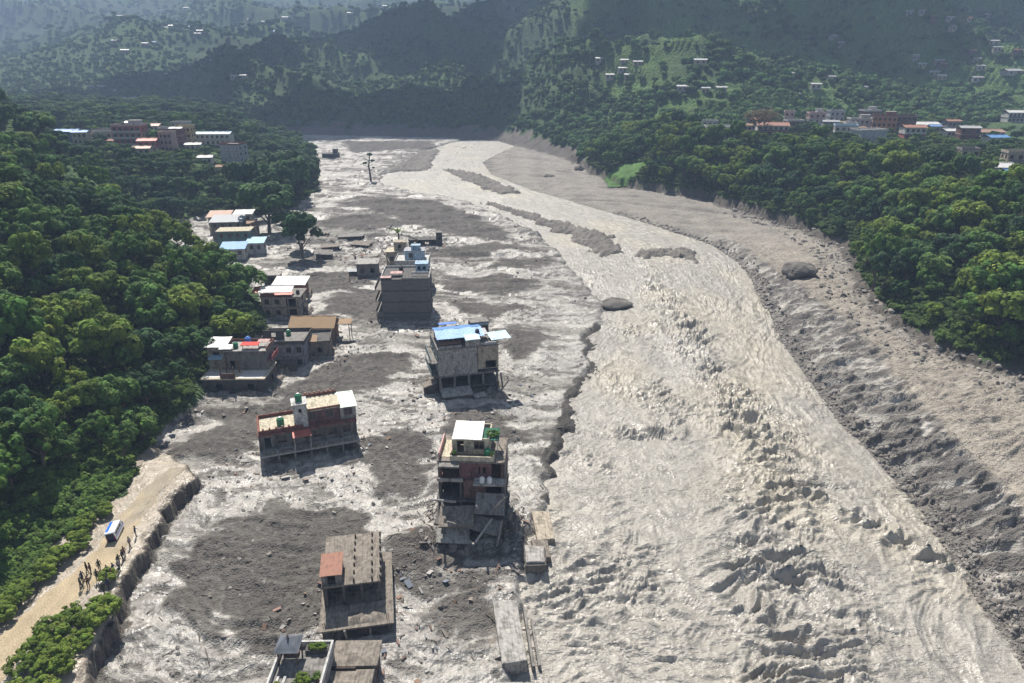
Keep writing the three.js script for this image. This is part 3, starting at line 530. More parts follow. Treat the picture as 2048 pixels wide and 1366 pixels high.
{ // house with a roof garden and a pavilion
  const o = house('garden_house', 'white parapet house with planted roof terrace at the lower edge', 'house', -21.6, 51.0, 0.02, { y: 0.5, clear: 7 });
  storey(o, { w: 5.3, dep: 6, y: 0, h: 6.6, mat: M.concreteLight, front: [[-1.3, 3.6, 1.3, 1.4, true], [1.3, 3.6, 1.3, 1.4, true]], right: [[0, 3.6, 1.3, 1.4, true]] });
  slab(o, 5.5, 6.2, 6.62, 0, -3, M.concrete, 0.25, 'roof_slab'); parapet(o, 5.5, 6.2, 6.87, 0, 0.1, M.white, 0.7, 0.22);
  part(o, 'planter', B(2.4, 0.5, 0.9, 1.2, 6.87, -5.3), M.concreteDark); part(o, 'planter', B(2.2, 0.4, 1.6, 0.9, 6.87, -1.6), M.concreteDark);
  part(o, 'path_kerb', B(0.25, 0.16, 1.6, -1.3, 6.87, -1.2), M.white); part(o, 'path_kerb', B(0.25, 0.16, 1.4, -2.0, 6.87, -1.3), M.white);
  o.updateMatrixWorld();
  const g = thing('roof_pavilion', 'small grey pavilion with pointed roof on the planted terrace', 'pavilion', v3.set(-1.4, 6.87, -4.4).applyMatrix4(o.matrixWorld).toArray(), 0.02);
  columns(g, [-0.95, 0.95], [-0.85, 0.85], 0, 1.9, M.wood, 0.14);
  const rf = new THREE.ConeGeometry(1.75, 0.95, 4, 1, true); rf.rotateY(Math.PI / 4); part(g, 'pointed_roof', rf.translate(0, 2.37, 0), plaster(0.13, 0.15, 0.18)); part(g, 'finial', new THREE.LatheGeometry([[0.0, 0.5], [0.05, 0.3], [0.14, 0.2], [0.05, 0.1], [0.16, 0]].map(([a, b]) => new THREE.Vector2(a, b)), 8).translate(0, 2.8, 0), M.frame);
  part(g, 'bench', B(1.5, 0.42, 0.5, 0, 0, -0.5), M.wood);
  for (const [i, [lx, lz, s, lab]] of [[1.2, -5.3, 0.75, 'dark hedge plant along the far parapet of the roof terrace'], [2.0, -1.5, 0.6, 'yellow green plant by the right parapet of the roof terrace'], [0.8, -1.2, 0.85, 'bushy green plant in the middle of the roof terrace'], [0.2, -0.7, 0.6, 'low green plant at the near edge of the roof terrace'], [-1.7, -0.6, 0.4, 'small plant in the near left corner of the roof terrace']].entries()) {
    const p = thing('potted_plant', lab, 'plant', v3.set(lx, 6.95, lz).applyMatrix4(o.matrixWorld).toArray(), i * 1.3, 'plants on the roof terrace');
    const c = part(p, 'foliage', crowns[i % 5], i % 2 ? M.leafBright : M.leaf[2]); c.scale.set(s * (i === 0 ? 1.5 : 1), s * 0.7, s * 0.8); c.position.y = 0.45; part(p, 'pot', new THREE.CylinderGeometry(0.24, 0.18, 0.4, 10).translate(0, 0.2, 0), M.roofRust);
  }
}
{ // long block with a white stair tower
  const o = house('terraced_block', 'long house with white stair tower, red canopy and open ground floor', 'house', -34.2, 103.6, 0.36, { y: 1.2, clear: 13, sink: 0.5 });
  slab(o, 16.4, 8.6, 2.9, 0, -3.6, M.concreteLight, 0.28); columns(o, row(7, -7.9, 7.9), [0.3, -3.6], 0, 2.9, M.concrete); part(o, 'wall', W(16, 2.9, 0.2, [[-5, 1, 1.4, 1.2], [0, 0, 1.2, 2.1], [5, 1, 1.4, 1.2]]), M.concreteDark).position.set(0, 0, -4.4);
  for (const x of row(6, -6.7, 6.7)) mudHeap(o, 2.3, 1.3, 0.28, x, 3.18, -0.1, x, M.muddy);
  storey(o, { w: 15.8, dep: 6.3, y: 3.18, h: 2.8, z: -1.5, mat: M.concrete, front: [[-6.7, 0.1, 1, 2.1], [-4.4, 0.9, 1.5, 1.3, true], [1.4, 0.9, 1.5, 1.3, true], [4.0, 0.9, 1.5, 1.3, true], [6.4, 0.9, 1.3, 1.3, true]], right: [[0, 0.9, 1.3, 1.3]], left: [[0, 0.9, 1.3, 1.3]] });
  columns(o, row(7, -7.9, 7.9), [-1.2], 3.18, 2.8, M.concreteDark, 0.3);
  slab(o, 16.3, 7.0, 6.0, 0, -4.5, M.redBrown, 0.25, 'roof_slab');
  parapet(o, 7.2, 6.2, 6.25, -4.4, -1.4, M.redBrown, 0.6, 0.22); part(o, 'roof_surface', B(6.6, 0.03, 5.6, -4.4, 6.25, -4.5), M.cream);
  storey(o, { w: 6.2, dep: 5.2, y: 6.25, h: 2.5, x: 2.4, z: -2.3, mat: M.maroon, front: [[-1.4, 0.9, 1.2, 1.2, true], [1.4, 0.9, 1.2, 1.2, true]] }); slab(o, 6.6, 5.8, 8.78, 2.4, -4.8, M.cream, 0.2, 'roof_slab'); part(o, 'parapet', B(6.6, 0.5, 0.2, 2.4, 8.98, -7.5), M.redBrown); part(o, 'parapet', B(6.6, 0.28, 0.16, 2.4, 8.98, -1.98), M.redBrown);
  storey(o, { w: 2.7, dep: 5, y: 6.25, h: 2.2, x: 6.95, z: -2.2, mat: M.concreteLight, front: [[0, 0.8, 1.2, 1.1, true]] }); sheetRoof(o, 3.1, 5.4, 7.0, 8.75, -4.7, M.roofGreenish, 0.10);
  storey(o, { w: 2.2, dep: 2.6, y: 6.25, h: 4.2, x: -0.95, z: -1.6, mat: M.white, right: [[0, 2.6, 0.6, 0.7]], front: [[0, 2.8, 0.5, 0.7]] }); slab(o, 2.6, 3.0, 10.47, -0.95, -2.9, M.white, 0.18, 'roof_slab');
  sheetRoof(o, 3.0, 2.4, -1.2, 5.95, -0.35, M.roofRed, 0.16); columns(o, [-2.5, 0.1], [0.55], 3.18, 2.6, M.concreteLight, 0.16);
  for (const x of row(6, -7.2, -2)) part(o, 'flower_pot', B(0.3, 0.35, 0.3, x, 6.85, -1.5), M.roofRust);
  for (const x of row(8, -0.4, 5.2)) part(o, 'flower_pot', B(0.3, 0.35, 0.3, x, 9.48, -7.5), M.roofRust);
  mudHeap(o, 3, 2.6, 0.9, -8.6, 0.1, 1.2, 5); part(o, 'broken_slab', B(2.4, 0.2, 1.8, -8.9, 0.7, 0.6, 0.2, 0.15, 0.2), M.concreteLight); part(o, 'fallen_beam', B(0.2, 3, 0.2, 8.4, 0.2, 0.5, 0, 0, 0.6), M.concreteLight);
  tank(o, -0.95, 10.66, -2.9, 0.55, M.tankGreen, 'green water tank on top of the white stair tower', M.tankWhite); tank(o, -4.3, 6.3, -3.6, 0.6, M.tankGreen, 'green water tank on the low terrace left of the stair tower', M.tankWhite);
  rebars(o, [[7.9, 8.7, -7, 0.8], [8, 6.1, -1.3, 0.8]]);
}
{ // half collapsed tall house
  const o = house('collapsed_house', 'half collapsed tall house with white sheet roof and tilted broken slabs', 'house', -6.0, 82.2, -0.06, { y: 1.2, clear: 11, sink: 0.6 });
  const D = M.concreteDark;
  slab(o, 10.4, 9, 2.6, 0, -4.9, D); slab(o, 10, 7.6, 5.6, 0, -5.8, D); slab(o, 9.8, 7.2, 8.6, 0, -6.2, M.brown); slab(o, 9.6, 7, 11.5, 0, -6.4, M.muddy, 0.25, 'roof_slab');
  columns(o, row(4, -4.7, 4.7), [-0.8, -5, -9], 0, 2.6, D); columns(o, row(4, -4.6, 4.6), [-2.4, -6, -9], 2.82, 2.78, D); columns(o, row(4, -4.5, 4.5), [-2.9, -6.2, -9.2], 5.82, 2.78, D); columns(o, row(4, -4.4, 4.4), [-3.2, -6.4, -9.3], 8.82, 2.68, M.brown);
  for (const [y, z] of [[0.05, -5.5], [2.85, -6], [5.85, -6.4]]) part(o, 'wall', W(9.4, 2.6, 0.2, [[-2.6, 0.9, 1.2, 1.2], [2.6, 0.9, 1.2, 1.2]]), D).position.set(0, y, z);
  part(o, 'wall', W(4.6, 2.66, 0.2, [[1, 0.9, 1.1, 1.1]]), M.maroon).position.set(0.6, 8.83, -3.0); part(o, 'wall', W(3.2, 2.7, 0.2), M.brown).position.set(0.5, 5.84, -2.7);
  for (const y of [5.84, 8.84]) { const l = part(o, 'wall', W(5.8, 2.62, 0.2, [[1, 0.9, 1.1, 1.1, true], [-1.6, 0.9, 1.1, 1.1, true]]), M.poured); l.position.set(-4.82, y, -6.3); l.rotation.y = -Math.PI / 2; const r = part(o, 'wall', W(5.8, 2.62, 0.2, [[0, 0.9, 1.1, 1.1]]), M.poured); r.position.set(4.82, y, -6.3); r.rotation.y = Math.PI / 2; }
  part(o, 'parapet', B(3.6, 0.5, 0.2, -2.9, 8.82, -2.2), M.concreteLight); part(o, 'balcony_slab', B(4.4, 0.28, 1.7, 2.7, 8.9, -2.0), M.concreteLight); part(o, 'balcony_slab', B(2.9, 0.25, 1.4, -3.0, 11.3, -2.4), M.concrete);
  storey(o, { w: 5.4, dep: 4.6, y: 11.77, h: 2.5, x: -0.2, z: -5.0, mat: M.cream, front: [[-1.5, 0.1, 1, 2], [1.2, 0.9, 1.3, 1.1, true]] }); sheetRoof(o, 4.3, 4.8, -0.7, 14.5, -7.0, M.roofWhite, 0.08);
  parapet(o, 6.2, 1.9, 11.77, 0.2, -2.95, M.cream, 0.75, 0.16, 'b'); for (const x of [-2.9, -4.6]) part(o, 'parapet', B(0.2, 1.0, 5.6, x, 11.77, -6.2), M.pink); part(o, 'roof_surface', B(1.5, 0.04, 4.8, -3.7, 11.77, -6.3), M.cream);
  sheetRoof(o, 2.4, 2.8, 2.6, 14.15, -6.6, plaster(0.03, 0.16, 0.10), 0.2); columns(o, [1.6, 3.6], [-5.4, -7.8], 11.77, 2.3, M.frameLight, 0.12);
  part(o, 'tilted_slab', B(4.9, 0.3, 3.4, -1.8, 4.5, 0.2, 0.03, 0.35, 0.06), M.muddy); part(o, 'tilted_slab', B(4.2, 0.28, 3.0, 2.9, 6.4, -0.4, -0.1, 0.75, 0.05), M.concrete); part(o, 'tilted_slab', B(4.6, 0.26, 2.6, -2.2, 2.3, 1.4, 0.15, 0.45, -0.12), M.concreteLight); part(o, 'tilted_slab', B(3.6, 0.28, 2.4, 2.6, 3.5, 0.7, -0.2, 0.3, -0.1), M.concrete);
  for (const [i, [x, y, z, rx, rz, L]] of [[-3.4, 5.6, 0.6, 0.5, 1.1, 3.8], [-1.0, 2.4, 2.2, 0.2, 1.0, 4.6], [1.3, 5.0, 0.9, 0.6, 0.5, 3.4], [3.9, 5.2, 0.7, 0.5, -0.5, 3.6], [2.2, 1.8, 2.0, 0.3, -0.9, 4.0], [-3.6, 1.4, 2.5, 0.2, 1.3, 3.6], [0.4, 0.9, 2.8, 0.2, 1.2, 3.2], [4.4, 1.8, 1.8, 0.4, -0.4, 3.4]].entries()) part(o, 'fallen_beam', B(0.24, L, 0.24, x, y, z, 0.3 * i, rx, rz), i % 2 ? M.concrete : M.concreteLight);
  mudHeap(o, 6, 3.4, 1.5, -2.2, 0.3, 2.0, 31); mudHeap(o, 4.2, 2.4, 0.4, -1.2, 2.82, -1.6, 33, M.concreteLight);
  rebars(o, [[4.6, 11.5, -3.2, 1.2], [4.6, 11.5, -9.2, 1.3], [-4.6, 11.6, -9.2, 1.0], [4.7, 8.6, -1, 0.8]]);
  tank(o, 1.7, 9.18, -1.7, 0.36, M.tankWhite, 'left of two small white water tanks on the balcony of the collapsed house'); tank(o, 2.75, 9.18, -1.7, 0.36, M.tankWhite, 'right of two small white water tanks on the balcony of the collapsed house'); tank(o, 2.3, 11.8, -4.4, 0.5, M.tankGreen, 'dark green water tank under the green sheet of the collapsed house');
  o.updateMatrixWorld();
  for (const [i, [lx, ly, lz, lab]] of [[2.9, 14.2, -6.0, 'green creeper on the top corner of the collapsed house'], [-2.4, 12.4, -3.4, 'potted shrub at the left of the cream roof terrace'], [3.0, 12.3, -3.6, 'potted shrub at the right of the cream roof terrace']].entries()) { const p = thing('potted_plant', lab, 'plant', v3.set(lx, ly, lz).applyMatrix4(o.matrixWorld).toArray(), i); const c = part(p, 'foliage', crowns[i + 1], M.leaf[4]); c.scale.set(i ? 0.45 : 1.1, i ? 0.5 : 0.7, i ? 0.45 : 0.9); c.position.y = 0.3; part(p, 'pot', new THREE.CylinderGeometry(0.22, 0.16, 0.4, 9).translate(0, -0.1, 0), M.roofRust); }
}
{ // blue roofed house, washed out below
  const o = house('blue_roof_house', 'grey house with blue sheet roof, its lower storeys torn open by the flood', 'house', -8.6, 128.6, 0.26, { y: 1.2, clear: 13, sink: 0.6 });
  const D = M.concreteDark;
  slab(o, 12.2, 11, 2.4, 0.2, -5.6, D); slab(o, 12.6, 10.6, 5.0, 0, -5.6, M.concrete, 0.3); slab(o, 12.6, 10.4, 10.9, 0, -5.5, M.concrete, 0.25, 'roof_slab');
  columns(o, row(5, -5.8, 5.8), [-0.6, -5.4, -10.3], 0, 2.4, D); columns(o, row(5, -5.9, 5.9), [-0.7, -5.4, -10.3], 2.62, 2.38, M.concrete, 0.42);
  part(o, 'wall', W(12, 2.38, 0.2), D).position.set(0, 0, -5.2); part(o, 'wall', W(12, 2.36, 0.2, [[-2, 0.8, 1.2, 1.2], [3, 0.8, 1.2, 1.2]]), D).position.set(0, 2.63, -5.4);
  storey(o, { w: 12.4, dep: 10.2, y: 5.3, h: 5.6, z: -0.4, mat: M.beige, skip: 'fl', right: [[-2, 0.9, 1.2, 1.3], [2, 0.9, 1.2, 1.3], [-2, 3.6, 1.2, 1.3], [2, 3.6, 1.2, 1.3]] });
  part(o, 'wall', W(8.0, 5.58, 0.24), M.concreteLight).position.set(-2.2, 5.31, -0.4); part(o, 'wall', W(4.2, 5.0, 0.24, [[0.6, 0.1, 2.2, 1.6]]), M.beige).position.set(4.05, 5.9, -0.6);
  { const l = part(o, 'wall', W(9.6, 5.58, 0.2, [[-3, 0.8, 1.3, 1.4, true], [0, 0.8, 1.3, 1.4, true], [3, 0.8, 1.3, 1.4, true], [-3, 3.5, 1.3, 1.4, true], [0, 3.5, 1.3, 1.4, true], [3, 3.5, 1.3, 1.4, true]].map((q) => q.slice(0, 4))), M.teal); l.position.set(-6.2, 5.31, -5.5); l.rotation.y = -Math.PI / 2; for (const cx of [-3, 0, 3]) for (const sy of [0.8, 3.5]) windowAt(l, M.frameLight, cx, sy, 1.3, 1.4); }
  for (const y of [7.9, 5.2]) { part(o, 'balcony_slab', B(1.3, 0.16, 8.6, -6.9, y, -5.2), M.concrete); part(o, 'balcony_rail', B(0.08, 0.9, 8.4, -7.48, y + 0.16, -5.2), M.teal); }
  part(o, 'wall', W(2.9, 1.9, 0.24), M.concreteLight).position.set(0.9, 10.92, -0.42); part(o, 'parapet', B(4.6, 0.5, 0.2, -3.6, 11.15, -0.6), M.concreteLight); part(o, 'parapet', B(3.4, 0.5, 0.2, 4.2, 11.15, -0.7), M.white); part(o, 'beam', B(4.4, 0.2, 1.4, -3.6, 12.0, -1.4, 0, 0.2), M.brown);
  columns(o, row(4, -5.8, 3.2), [-1.4, -6.8], 11.15, 1.75, M.wood, 0.16); sheetRoof(o, 9.6, 3.6, -1.3, 13.25, -3.0, M.roofBlue, 0.20); sheetRoof(o, 9.6, 3.6, -1.3, 13.25, -6.45, M.roofBlue, -0.20); sheetRoof(o, 3.0, 2.0, 0.9, 12.95, -1.0, M.roofPaleBlue, 0.25); sheetRoof(o, 2.0, 3.0, 3.6, 12.6, -4.4, M.roofGrey, 0.1);
  sheetRoof(o, 4.2, 3.4, 6.9, 11.9, -3.2, M.roofPaleBlue, 0.12, 0.1); columns(o, [5.6], [-1.8, -4.6], 11.15, 0.75, M.wood, 0.14);
  storey(o, { w: 3.8, dep: 2.6, y: 11.15, h: 2.2, x: 3.9, z: -7.6, mat: M.redBrown, front: [[1.2, 0.7, 0.7, 1.0, true]] }); part(o, 'band', B(3.9, 0.5, 0.06, 3.9, 12.7, -7.56), M.roofPaleBlue); slab(o, 4.0, 2.9, 13.36, 3.9, -8.9, M.concrete, 0.15, 'roof_slab'); part(o, 'tarpaulin', B(3.8, 0.06, 1.6, -2.6, 13.2, -9.2, 0, -0.1), M.tarpBlue);
  part(o, 'porch_slab', B(6.2, 0.22, 3.4, -3.0, 2.3, 1.3, 0, 0.08), M.concreteLight); storey(o, { w: 6, dep: 3, y: 0, h: 2.1, x: -2.9, z: 2.8, t: 0.18, mat: D, skip: 'b' }); part(o, 'broken_slab', B(2.6, 0.2, 1.6, 1.6, 1.3, 2.2, 0.3, 0.15, 0.05), M.concreteLight); part(o, 'broken_slab', B(2.8, 0.2, 2.2, -8.0, 3.2, -2.0, 0.1, 0.0, 0.25), M.muddy); storey(o, { w: 2.2, dep: 1.8, y: 1.2, h: 1.9, x: -8.0, z: -1.1, t: 0.15, mat: D, skip: 'b' });
  for (const [i, [x, y, z, rx, rz, L]] of [[-5.9, 2.4, 0.3, 0.2, 0.15, 3], [-3.1, 2.6, 0.2, 0.1, -0.1, 2.4], [6.6, 2.0, 0.4, 0.2, -0.5, 3], [6.9, 0.6, 1.2, 0.2, 0.7, 3.4], [3.4, 0.2, 1.8, 0.1, 1.2, 3]].entries()) part(o, 'fallen_beam', B(0.26, L, 0.26, x, y, z, i, rx, rz), M.concrete);
  mudHeap(o, 6, 3, 1.4, 4.6, 0.2, 1.6, 41);
  tank(o, -0.4, 11.2, -9.3, 0.6, M.tankGreen, 'green water tank behind the ridge of the blue sheet roof', M.tankWhite); tank(o, 2.3, 12.9, -2.5, 0.42, M.tankBlack, 'black water tank at the right end of the blue sheet roof');
  rebars(o, [[6.1, 10.9, -0.7, 1.0], [-6, 11, -10, 1.1], [6.0, 11, -10, 1.2]]);
}
{ // blank sided concrete block
  const o = house('concrete_block', 'tall blank grey concrete house with white and pink roof edges', 'house', -27.4, 171.6, 0.05, { y: 1.4, clear: 11, sink: 0.6 });
  const ys = [0, 3, 6, 9];
  for (const y of ys) {
    storey(o, { w: 12.2, dep: 11, y: y + 0.02, h: 2.76, mat: M.poured, left: [[-3.2, 0.8, 1.3, 1.4, true], [0, 0.8, 1.3, 1.4, true], [3.2, 0.8, 1.3, 1.4, true]], right: [[-2, 0.9, 1.2, 1.2, true], [2, 0.9, 1.2, 1.2, true]] });
    slab(o, 12.5, 11.2, y + 2.78, 0, -5.5, M.concreteDark, 0.22); if (y) part(o, 'balcony_slab', B(1.7, 0.14, 9.6, -7.1, y - 0.2, -5.6), M.concrete), part(o, 'balcony_rail', B(0.08, 0.8, 9.4, -7.9, y - 0.06, -5.6), M.concreteDark);
  }
  parapet(o, 12.5, 11.2, 12.0, 0, 0.1, M.white, 0.5, 0.2, 'f'); part(o, 'parapet', B(7, 0.5, 0.2, 2.7, 12, 0), M.concreteLight); part(o, 'parapet', B(4.6, 0.5, 0.2, 3.8, 12.55, -3.0), M.white); part(o, 'canopy', B(2.6, 0.14, 1.8, -4.8, 12.4, -0.6), M.pink); part(o, 'canopy', B(3.0, 0.14, 2.2, -2.4, 12.8, -3.2), M.pink); columns(o, [-5.9, -3.8], [-1.2], 12, 0.4, M.redBrown, 0.14);
  storey(o, { w: 3.2, dep: 3, y: 12, h: 2.1, x: 3.9, z: -6.4, mat: M.paleBlue, front: [[-0.7, 0.6, 0.8, 1], [0.7, 0.6, 0.8, 1]] }); slab(o, 3.5, 3.3, 14.12, 3.9, -7.9, M.paleBlue, 0.16, 'roof_slab');
  part(o, 'wall', W(1.6, 3.0, 0.2, [[0, 0.6, 0.9, 1.2]]), M.concrete).position.set(-6.9, 0.2, 0.3); mudHeap(o, 6, 2.4, 0.8, -1, 0.5, 0.9, 51); tank(o, -1.6, 12.02, -7.6, 0.55, M.tankBlack, 'black water tank on the tall blank concrete house');
}
{ // white house with a pale blue stair head behind the block
  const o = house('white_house', 'white house with pale blue stair head behind the blank concrete block', 'house', -29.2, 197, 0.03, { y: 1.4, clear: 9 });
  for (const y of [0, 3.1, 6.2]) { storey(o, { w: 9.4, dep: 8.4, y: y + 0.02, h: 2.8, mat: y > 5 ? M.white : M.concrete, front: [[-3, 0.9, 1.3, 1.3, true], [0.2, 0.9, 1.3, 1.3, true], [3, 0.9, 1.3, 1.3, true]], left: [[0, 0.9, 1.3, 1.3, true]], frame: M.frameLight }); slab(o, 9.8, 8.8, y + 2.84, 0, -4.2, M.white, 0.22); }
  parapet(o, 9.8, 8.8, 9.28, 0, 0.2, M.white, 0.5); storey(o, { w: 5.6, dep: 3.6, y: 9.3, h: 2.5, x: 0.6, z: -2.6, mat: M.paleBlue, front: [[-1, 0.6, 1, 1.2, true]] }); slab(o, 6.0, 4.0, 11.82, 0.6, -4.4, M.greyBlue, 0.2, 'roof_slab'); storey(o, { w: 2.6, dep: 2, y: 12.02, h: 1.2, x: 1.0, z: -3.4, mat: M.paleBlue }); slab(o, 2.8, 2.2, 13.24, 1.0, -4.4, M.paleBlue, 0.12, 'roof_slab');
}
{ const o = house('small_house', 'small grey flat roofed house left of the white house with the blue stair head', 'house', -44.8, 209, 0.1, { y: 1.4, clear: 6 });
  storey(o, { w: 6.4, dep: 6, y: 0, h: 5.2, mat: M.concrete, front: [[-1.5, 2.6, 1.1, 1.2, true], [1.6, 2.4, 1.3, 1.6]], right: [[0, 2.6, 1.2, 1.2, true]] }); slab(o, 7.0, 6.6, 5.22, 0, -3, M.concreteLight, 0.22, 'roof_slab'); rebars(o, [[-3, 5.4, -0.4, 1], [3, 5.4, -0.4, 1.1], [3, 5.4, -5.6, 1]]); part(o, 'lean_to_wall', B(2.6, 2.4, 0.2, -4.6, 0.1, -2), M.concreteDark); sheetRoof(o, 3.0, 2.6, -4.7, 2.65, -3, M.roofGrey, 0.12); }
{ const o = house('small_house', 'beige two tier house behind the white house with the blue stair head', 'house', -37.6, 222, 0.05, { y: 1.4, clear: 7 });
  storey(o, { w: 6.8, dep: 5.6, y: 0, h: 5.6, mat: M.beige, front: [[-1.6, 3, 1.1, 1.2, true], [1.6, 3, 1.1, 1.2, true]] }); slab(o, 7.2, 6, 5.62, 0, -2.8, M.cream, 0.2, 'roof_slab'); storey(o, { w: 3.8, dep: 3.4, y: 5.84, h: 2.6, x: 1, z: -1.4, mat: M.beige, front: [[0, 0.8, 1, 1.1]] }); slab(o, 4.2, 3.8, 8.46, 1, -3.1, M.beige, 0.2, 'roof_slab'); part(o, 'stair_wall', B(0.2, 0.5, 6.2, -3.4, 4.2, 0.5, 0.5, 0.5), M.beige); }
{ const o = house('wrecked_building', 'dark wrecked building frame beside the palm on the mud', 'ruin', -31.5, 248, 0.06, { y: 1.2, clear: 7 });
  slab(o, 11, 5, 3.4, -0.5, -2.5, M.concreteDark); columns(o, row(5, -5.6, 4.6), [-0.3, -4.6], 0, 3.4, M.concreteDark, 0.4); part(o, 'wall', W(11, 3.2, 0.2, [[-3, 0.8, 1.4, 1.3], [1, 0.8, 1.4, 1.3]]), M.concreteDark).position.set(-0.5, 0, -3); storey(o, { w: 2.2, dep: 2.2, y: 0, h: 6.2, x: 5.2, z: 0.6, mat: M.concreteDark, front: [[0, 3.6, 0.8, 1]] }); slab(o, 2.4, 2.4, 6.22, 5.2, -0.5, M.concrete, 0.15, 'roof_slab'); rebars(o, [[-5.6, 3.6, -0.3, 1.6], [-3, 3.6, -0.3, 1.4], [-0.5, 3.6, -4.6, 1.6], [2, 3.6, -0.3, 1.3]]); part(o, 'fallen_beam', B(0.3, 4, 0.3, -4, 2.5, 1, 0, 0.2, 1.1), M.concreteDark); }
{ const o = house('wrecked_building', 'small broken hut far upstream on the left mud bank', 'ruin', -125, 494, 0.1, { y: 1.0, clear: 5 });
  storey(o, { w: 11, dep: 7, y: 0, h: 3.6, mat: M.concreteDark, front: [[-2, 1, 1.6, 1.4], [2.4, 0, 1.6, 2.6]] }); slab(o, 11.6, 7.6, 3.62, 0, -3.5, M.concreteDark, 0.3, 'roof_slab'); storey(o, { w: 3, dep: 3, y: 3.92, h: 2.6, x: 3, z: -2, mat: M.concreteDark }); part(o, 'post', B(0.4, 4.5, 0.4, 5.2, 3.92, -1, 0, 0, 0.2), M.concreteDark); }

// houses at the foot of the wooded hill
{ const o = house('terrace_house', 'house at the foot of the forest with bright open terraces and a grey gable wall', 'house', -56.6, 128.6, 0.02, { y: 2.0, clear: 9, sink: 0.5 });
  const D = M.concreteDark;
  storey(o, { w: 12.6, dep: 8, y: 0, h: 3.2, mat: D, front: [[-3, 1, 1.2, 1.2], [3.4, 1, 1.2, 1.2]], right: [[1, 0.8, 1.2, 1.4]] }); slab(o, 13, 8.6, 3.22, 0, -4, M.cream, 0.24);
  part(o, 'roof_surface', B(4.8, 0.04, 3.6, 3.4, 3.46, -1.9), M.roofWhite); part(o, 'roof_surface', B(3.0, 0.04, 3.0, -4.4, 3.46, -1.9), M.roofWhite); columns(o, [0.4, -2.2], [0.1, -3], 3.46, 2.6, M.wood, 0.2); part(o, 'low_wall', B(3, 1.1, 0.16, -0.9, 3.46, 0.05), M.brown);
  storey(o, { w: 8.2, dep: 5, y: 3.46, h: 4.2, x: 1.8, z: -4.2, mat: M.concrete, right: [[0, 1.2, 1.2, 1.3, true]], front: [[-3, 0.1, 1, 2]] }); slab(o, 8.8, 5.6, 7.68, 1.8, -6.6, M.concreteLight, 0.2, 'roof_slab'); parapet(o, 8.8, 5.6, 7.88, 1.8, -3.8, M.redBrown, 0.5, 0.16, 'f'); part(o, 'balcony_slab', B(1.2, 0.14, 4.6, 6.5, 5.6, -6.4), M.maroon); part(o, 'balcony_rail', B(0.08, 0.9, 4.4, 7.05, 5.74, -6.4), M.red);
  storey(o, { w: 3.6, dep: 3.6, y: 3.46, h: 5, x: -4.6, z: -5, mat: M.beige, front: [[0, 2.6, 1.2, 1.2, true]] }); sheetRoof(o, 4.6, 4.4, -4.6, 8.7, -6.8, M.roofWhite, 0.15); sheetRoof(o, 2.8, 2.0, -4.4, 6.4, -4.2, M.roofPaleBlue, 0.15); sheetRoof(o, 2.6, 1.8, -2.2, 8.5, -4.6, M.roofWhite, 0.2);
  part(o, 'awning', B(3.6, 0.08, 1.6, 2.6, 8.9, -5.2, 0, 0.1), M.cloth); part(o, 'awning', B(2.4, 0.08, 1.4, 5.0, 9.0, -6.6, 0, 0.1), M.pink); columns(o, [0.9, 4.3], [-5.2], 7.9, 1.0, M.wood, 0.1);
  tank(o, -0.6, 7.9, -5.6, 0.5, M.tankGreen, 'green water tank at the white awning beside the forest'); tank(o, 1.2, 7.9, -8.0, 0.6, M.tarpBlue, 'blue water tank behind the red awning beside the forest'); }
{ const o = house('grey_house', 'grey lilac plastered house with dark windows under the forest edge', 'house', -50.4, 141.6, 0.05, { y: 1.8, clear: 8, sink: 0.5 });
  for (const y of [0, 2.9]) { storey(o, { w: 9.6, dep: 8, y: y + 0.02, h: 2.66, mat: M.lilac, front: [[-3.4, 0.9, 0.9, 1.2, true], [-1.2, 0.9, 0.9, 1.2, true], [1.4, 0.9, 0.9, 1.2, true], [3.6, 0.9, 0.9, 1.2, true]], right: [[0, 0.9, 1, 1.2, true]] }); slab(o, 9.9, 8.3, y + 2.69, 0, -4, M.concrete, 0.2); }
  parapet(o, 9.9, 8.3, 5.8, 0, 0.15, M.concreteDark, 0.8); part(o, 'wall', W(4.6, 2.2, 0.2, [[0, 0.6, 1, 1]]), M.concreteDark).position.set(-2.4, 5.8, -3); storey(o, { w: 3.4, dep: 2, y: 0, h: 2, x: 1.4, z: 2.1, t: 0.15, mat: M.concreteDark, skip: 'b' }); slab(o, 3.8, 2.4, 2.02, 1.4, 1.0, M.concreteDark, 0.15, 'porch_roof'); tank(o, 0.2, 5.85, -5.6, 0.5, M.tankGreen, 'green water tank on the grey lilac house', M.tankWhite); }
{ const o = house('thatched_house', 'house with sagging brown roof above the grey lilac house', 'house', -47.6, 155, 0.02, { y: 1.8, clear: 7, sink: 0.5 });
  storey(o, { w: 9.6, dep: 6.6, y: 0, h: 4.6, mat: M.brown, front: [[-2.6, 1, 1, 1.2, true], [2.6, 1, 1, 1.2, true]], right: [[0, 1, 1, 1.2, true]] });
  sheetRoof(o, 11, 4.4, 0, 5.5, -1.5, M.thatch, 0.42, 0, 'roof'); sheetRoof(o, 11, 4.4, 0, 5.5, -5.3, M.thatch, -0.42, 0, 'roof'); sheetRoof(o, 4.6, 3.0, 6.6, 4.9, -3.5, M.roofBrown, 0.1); columns(o, [8.4], [-2.3, -4.7], 0, 4.8, M.wood, 0.16); part(o, 'gable_wall', new THREE.CylinderGeometry(0.01, 3.6, 1.5, 3, 1).rotateY(Math.PI / 6).scale(0.25, 1, 1).translate(4.6, 5.35, -3.4), M.brown); }
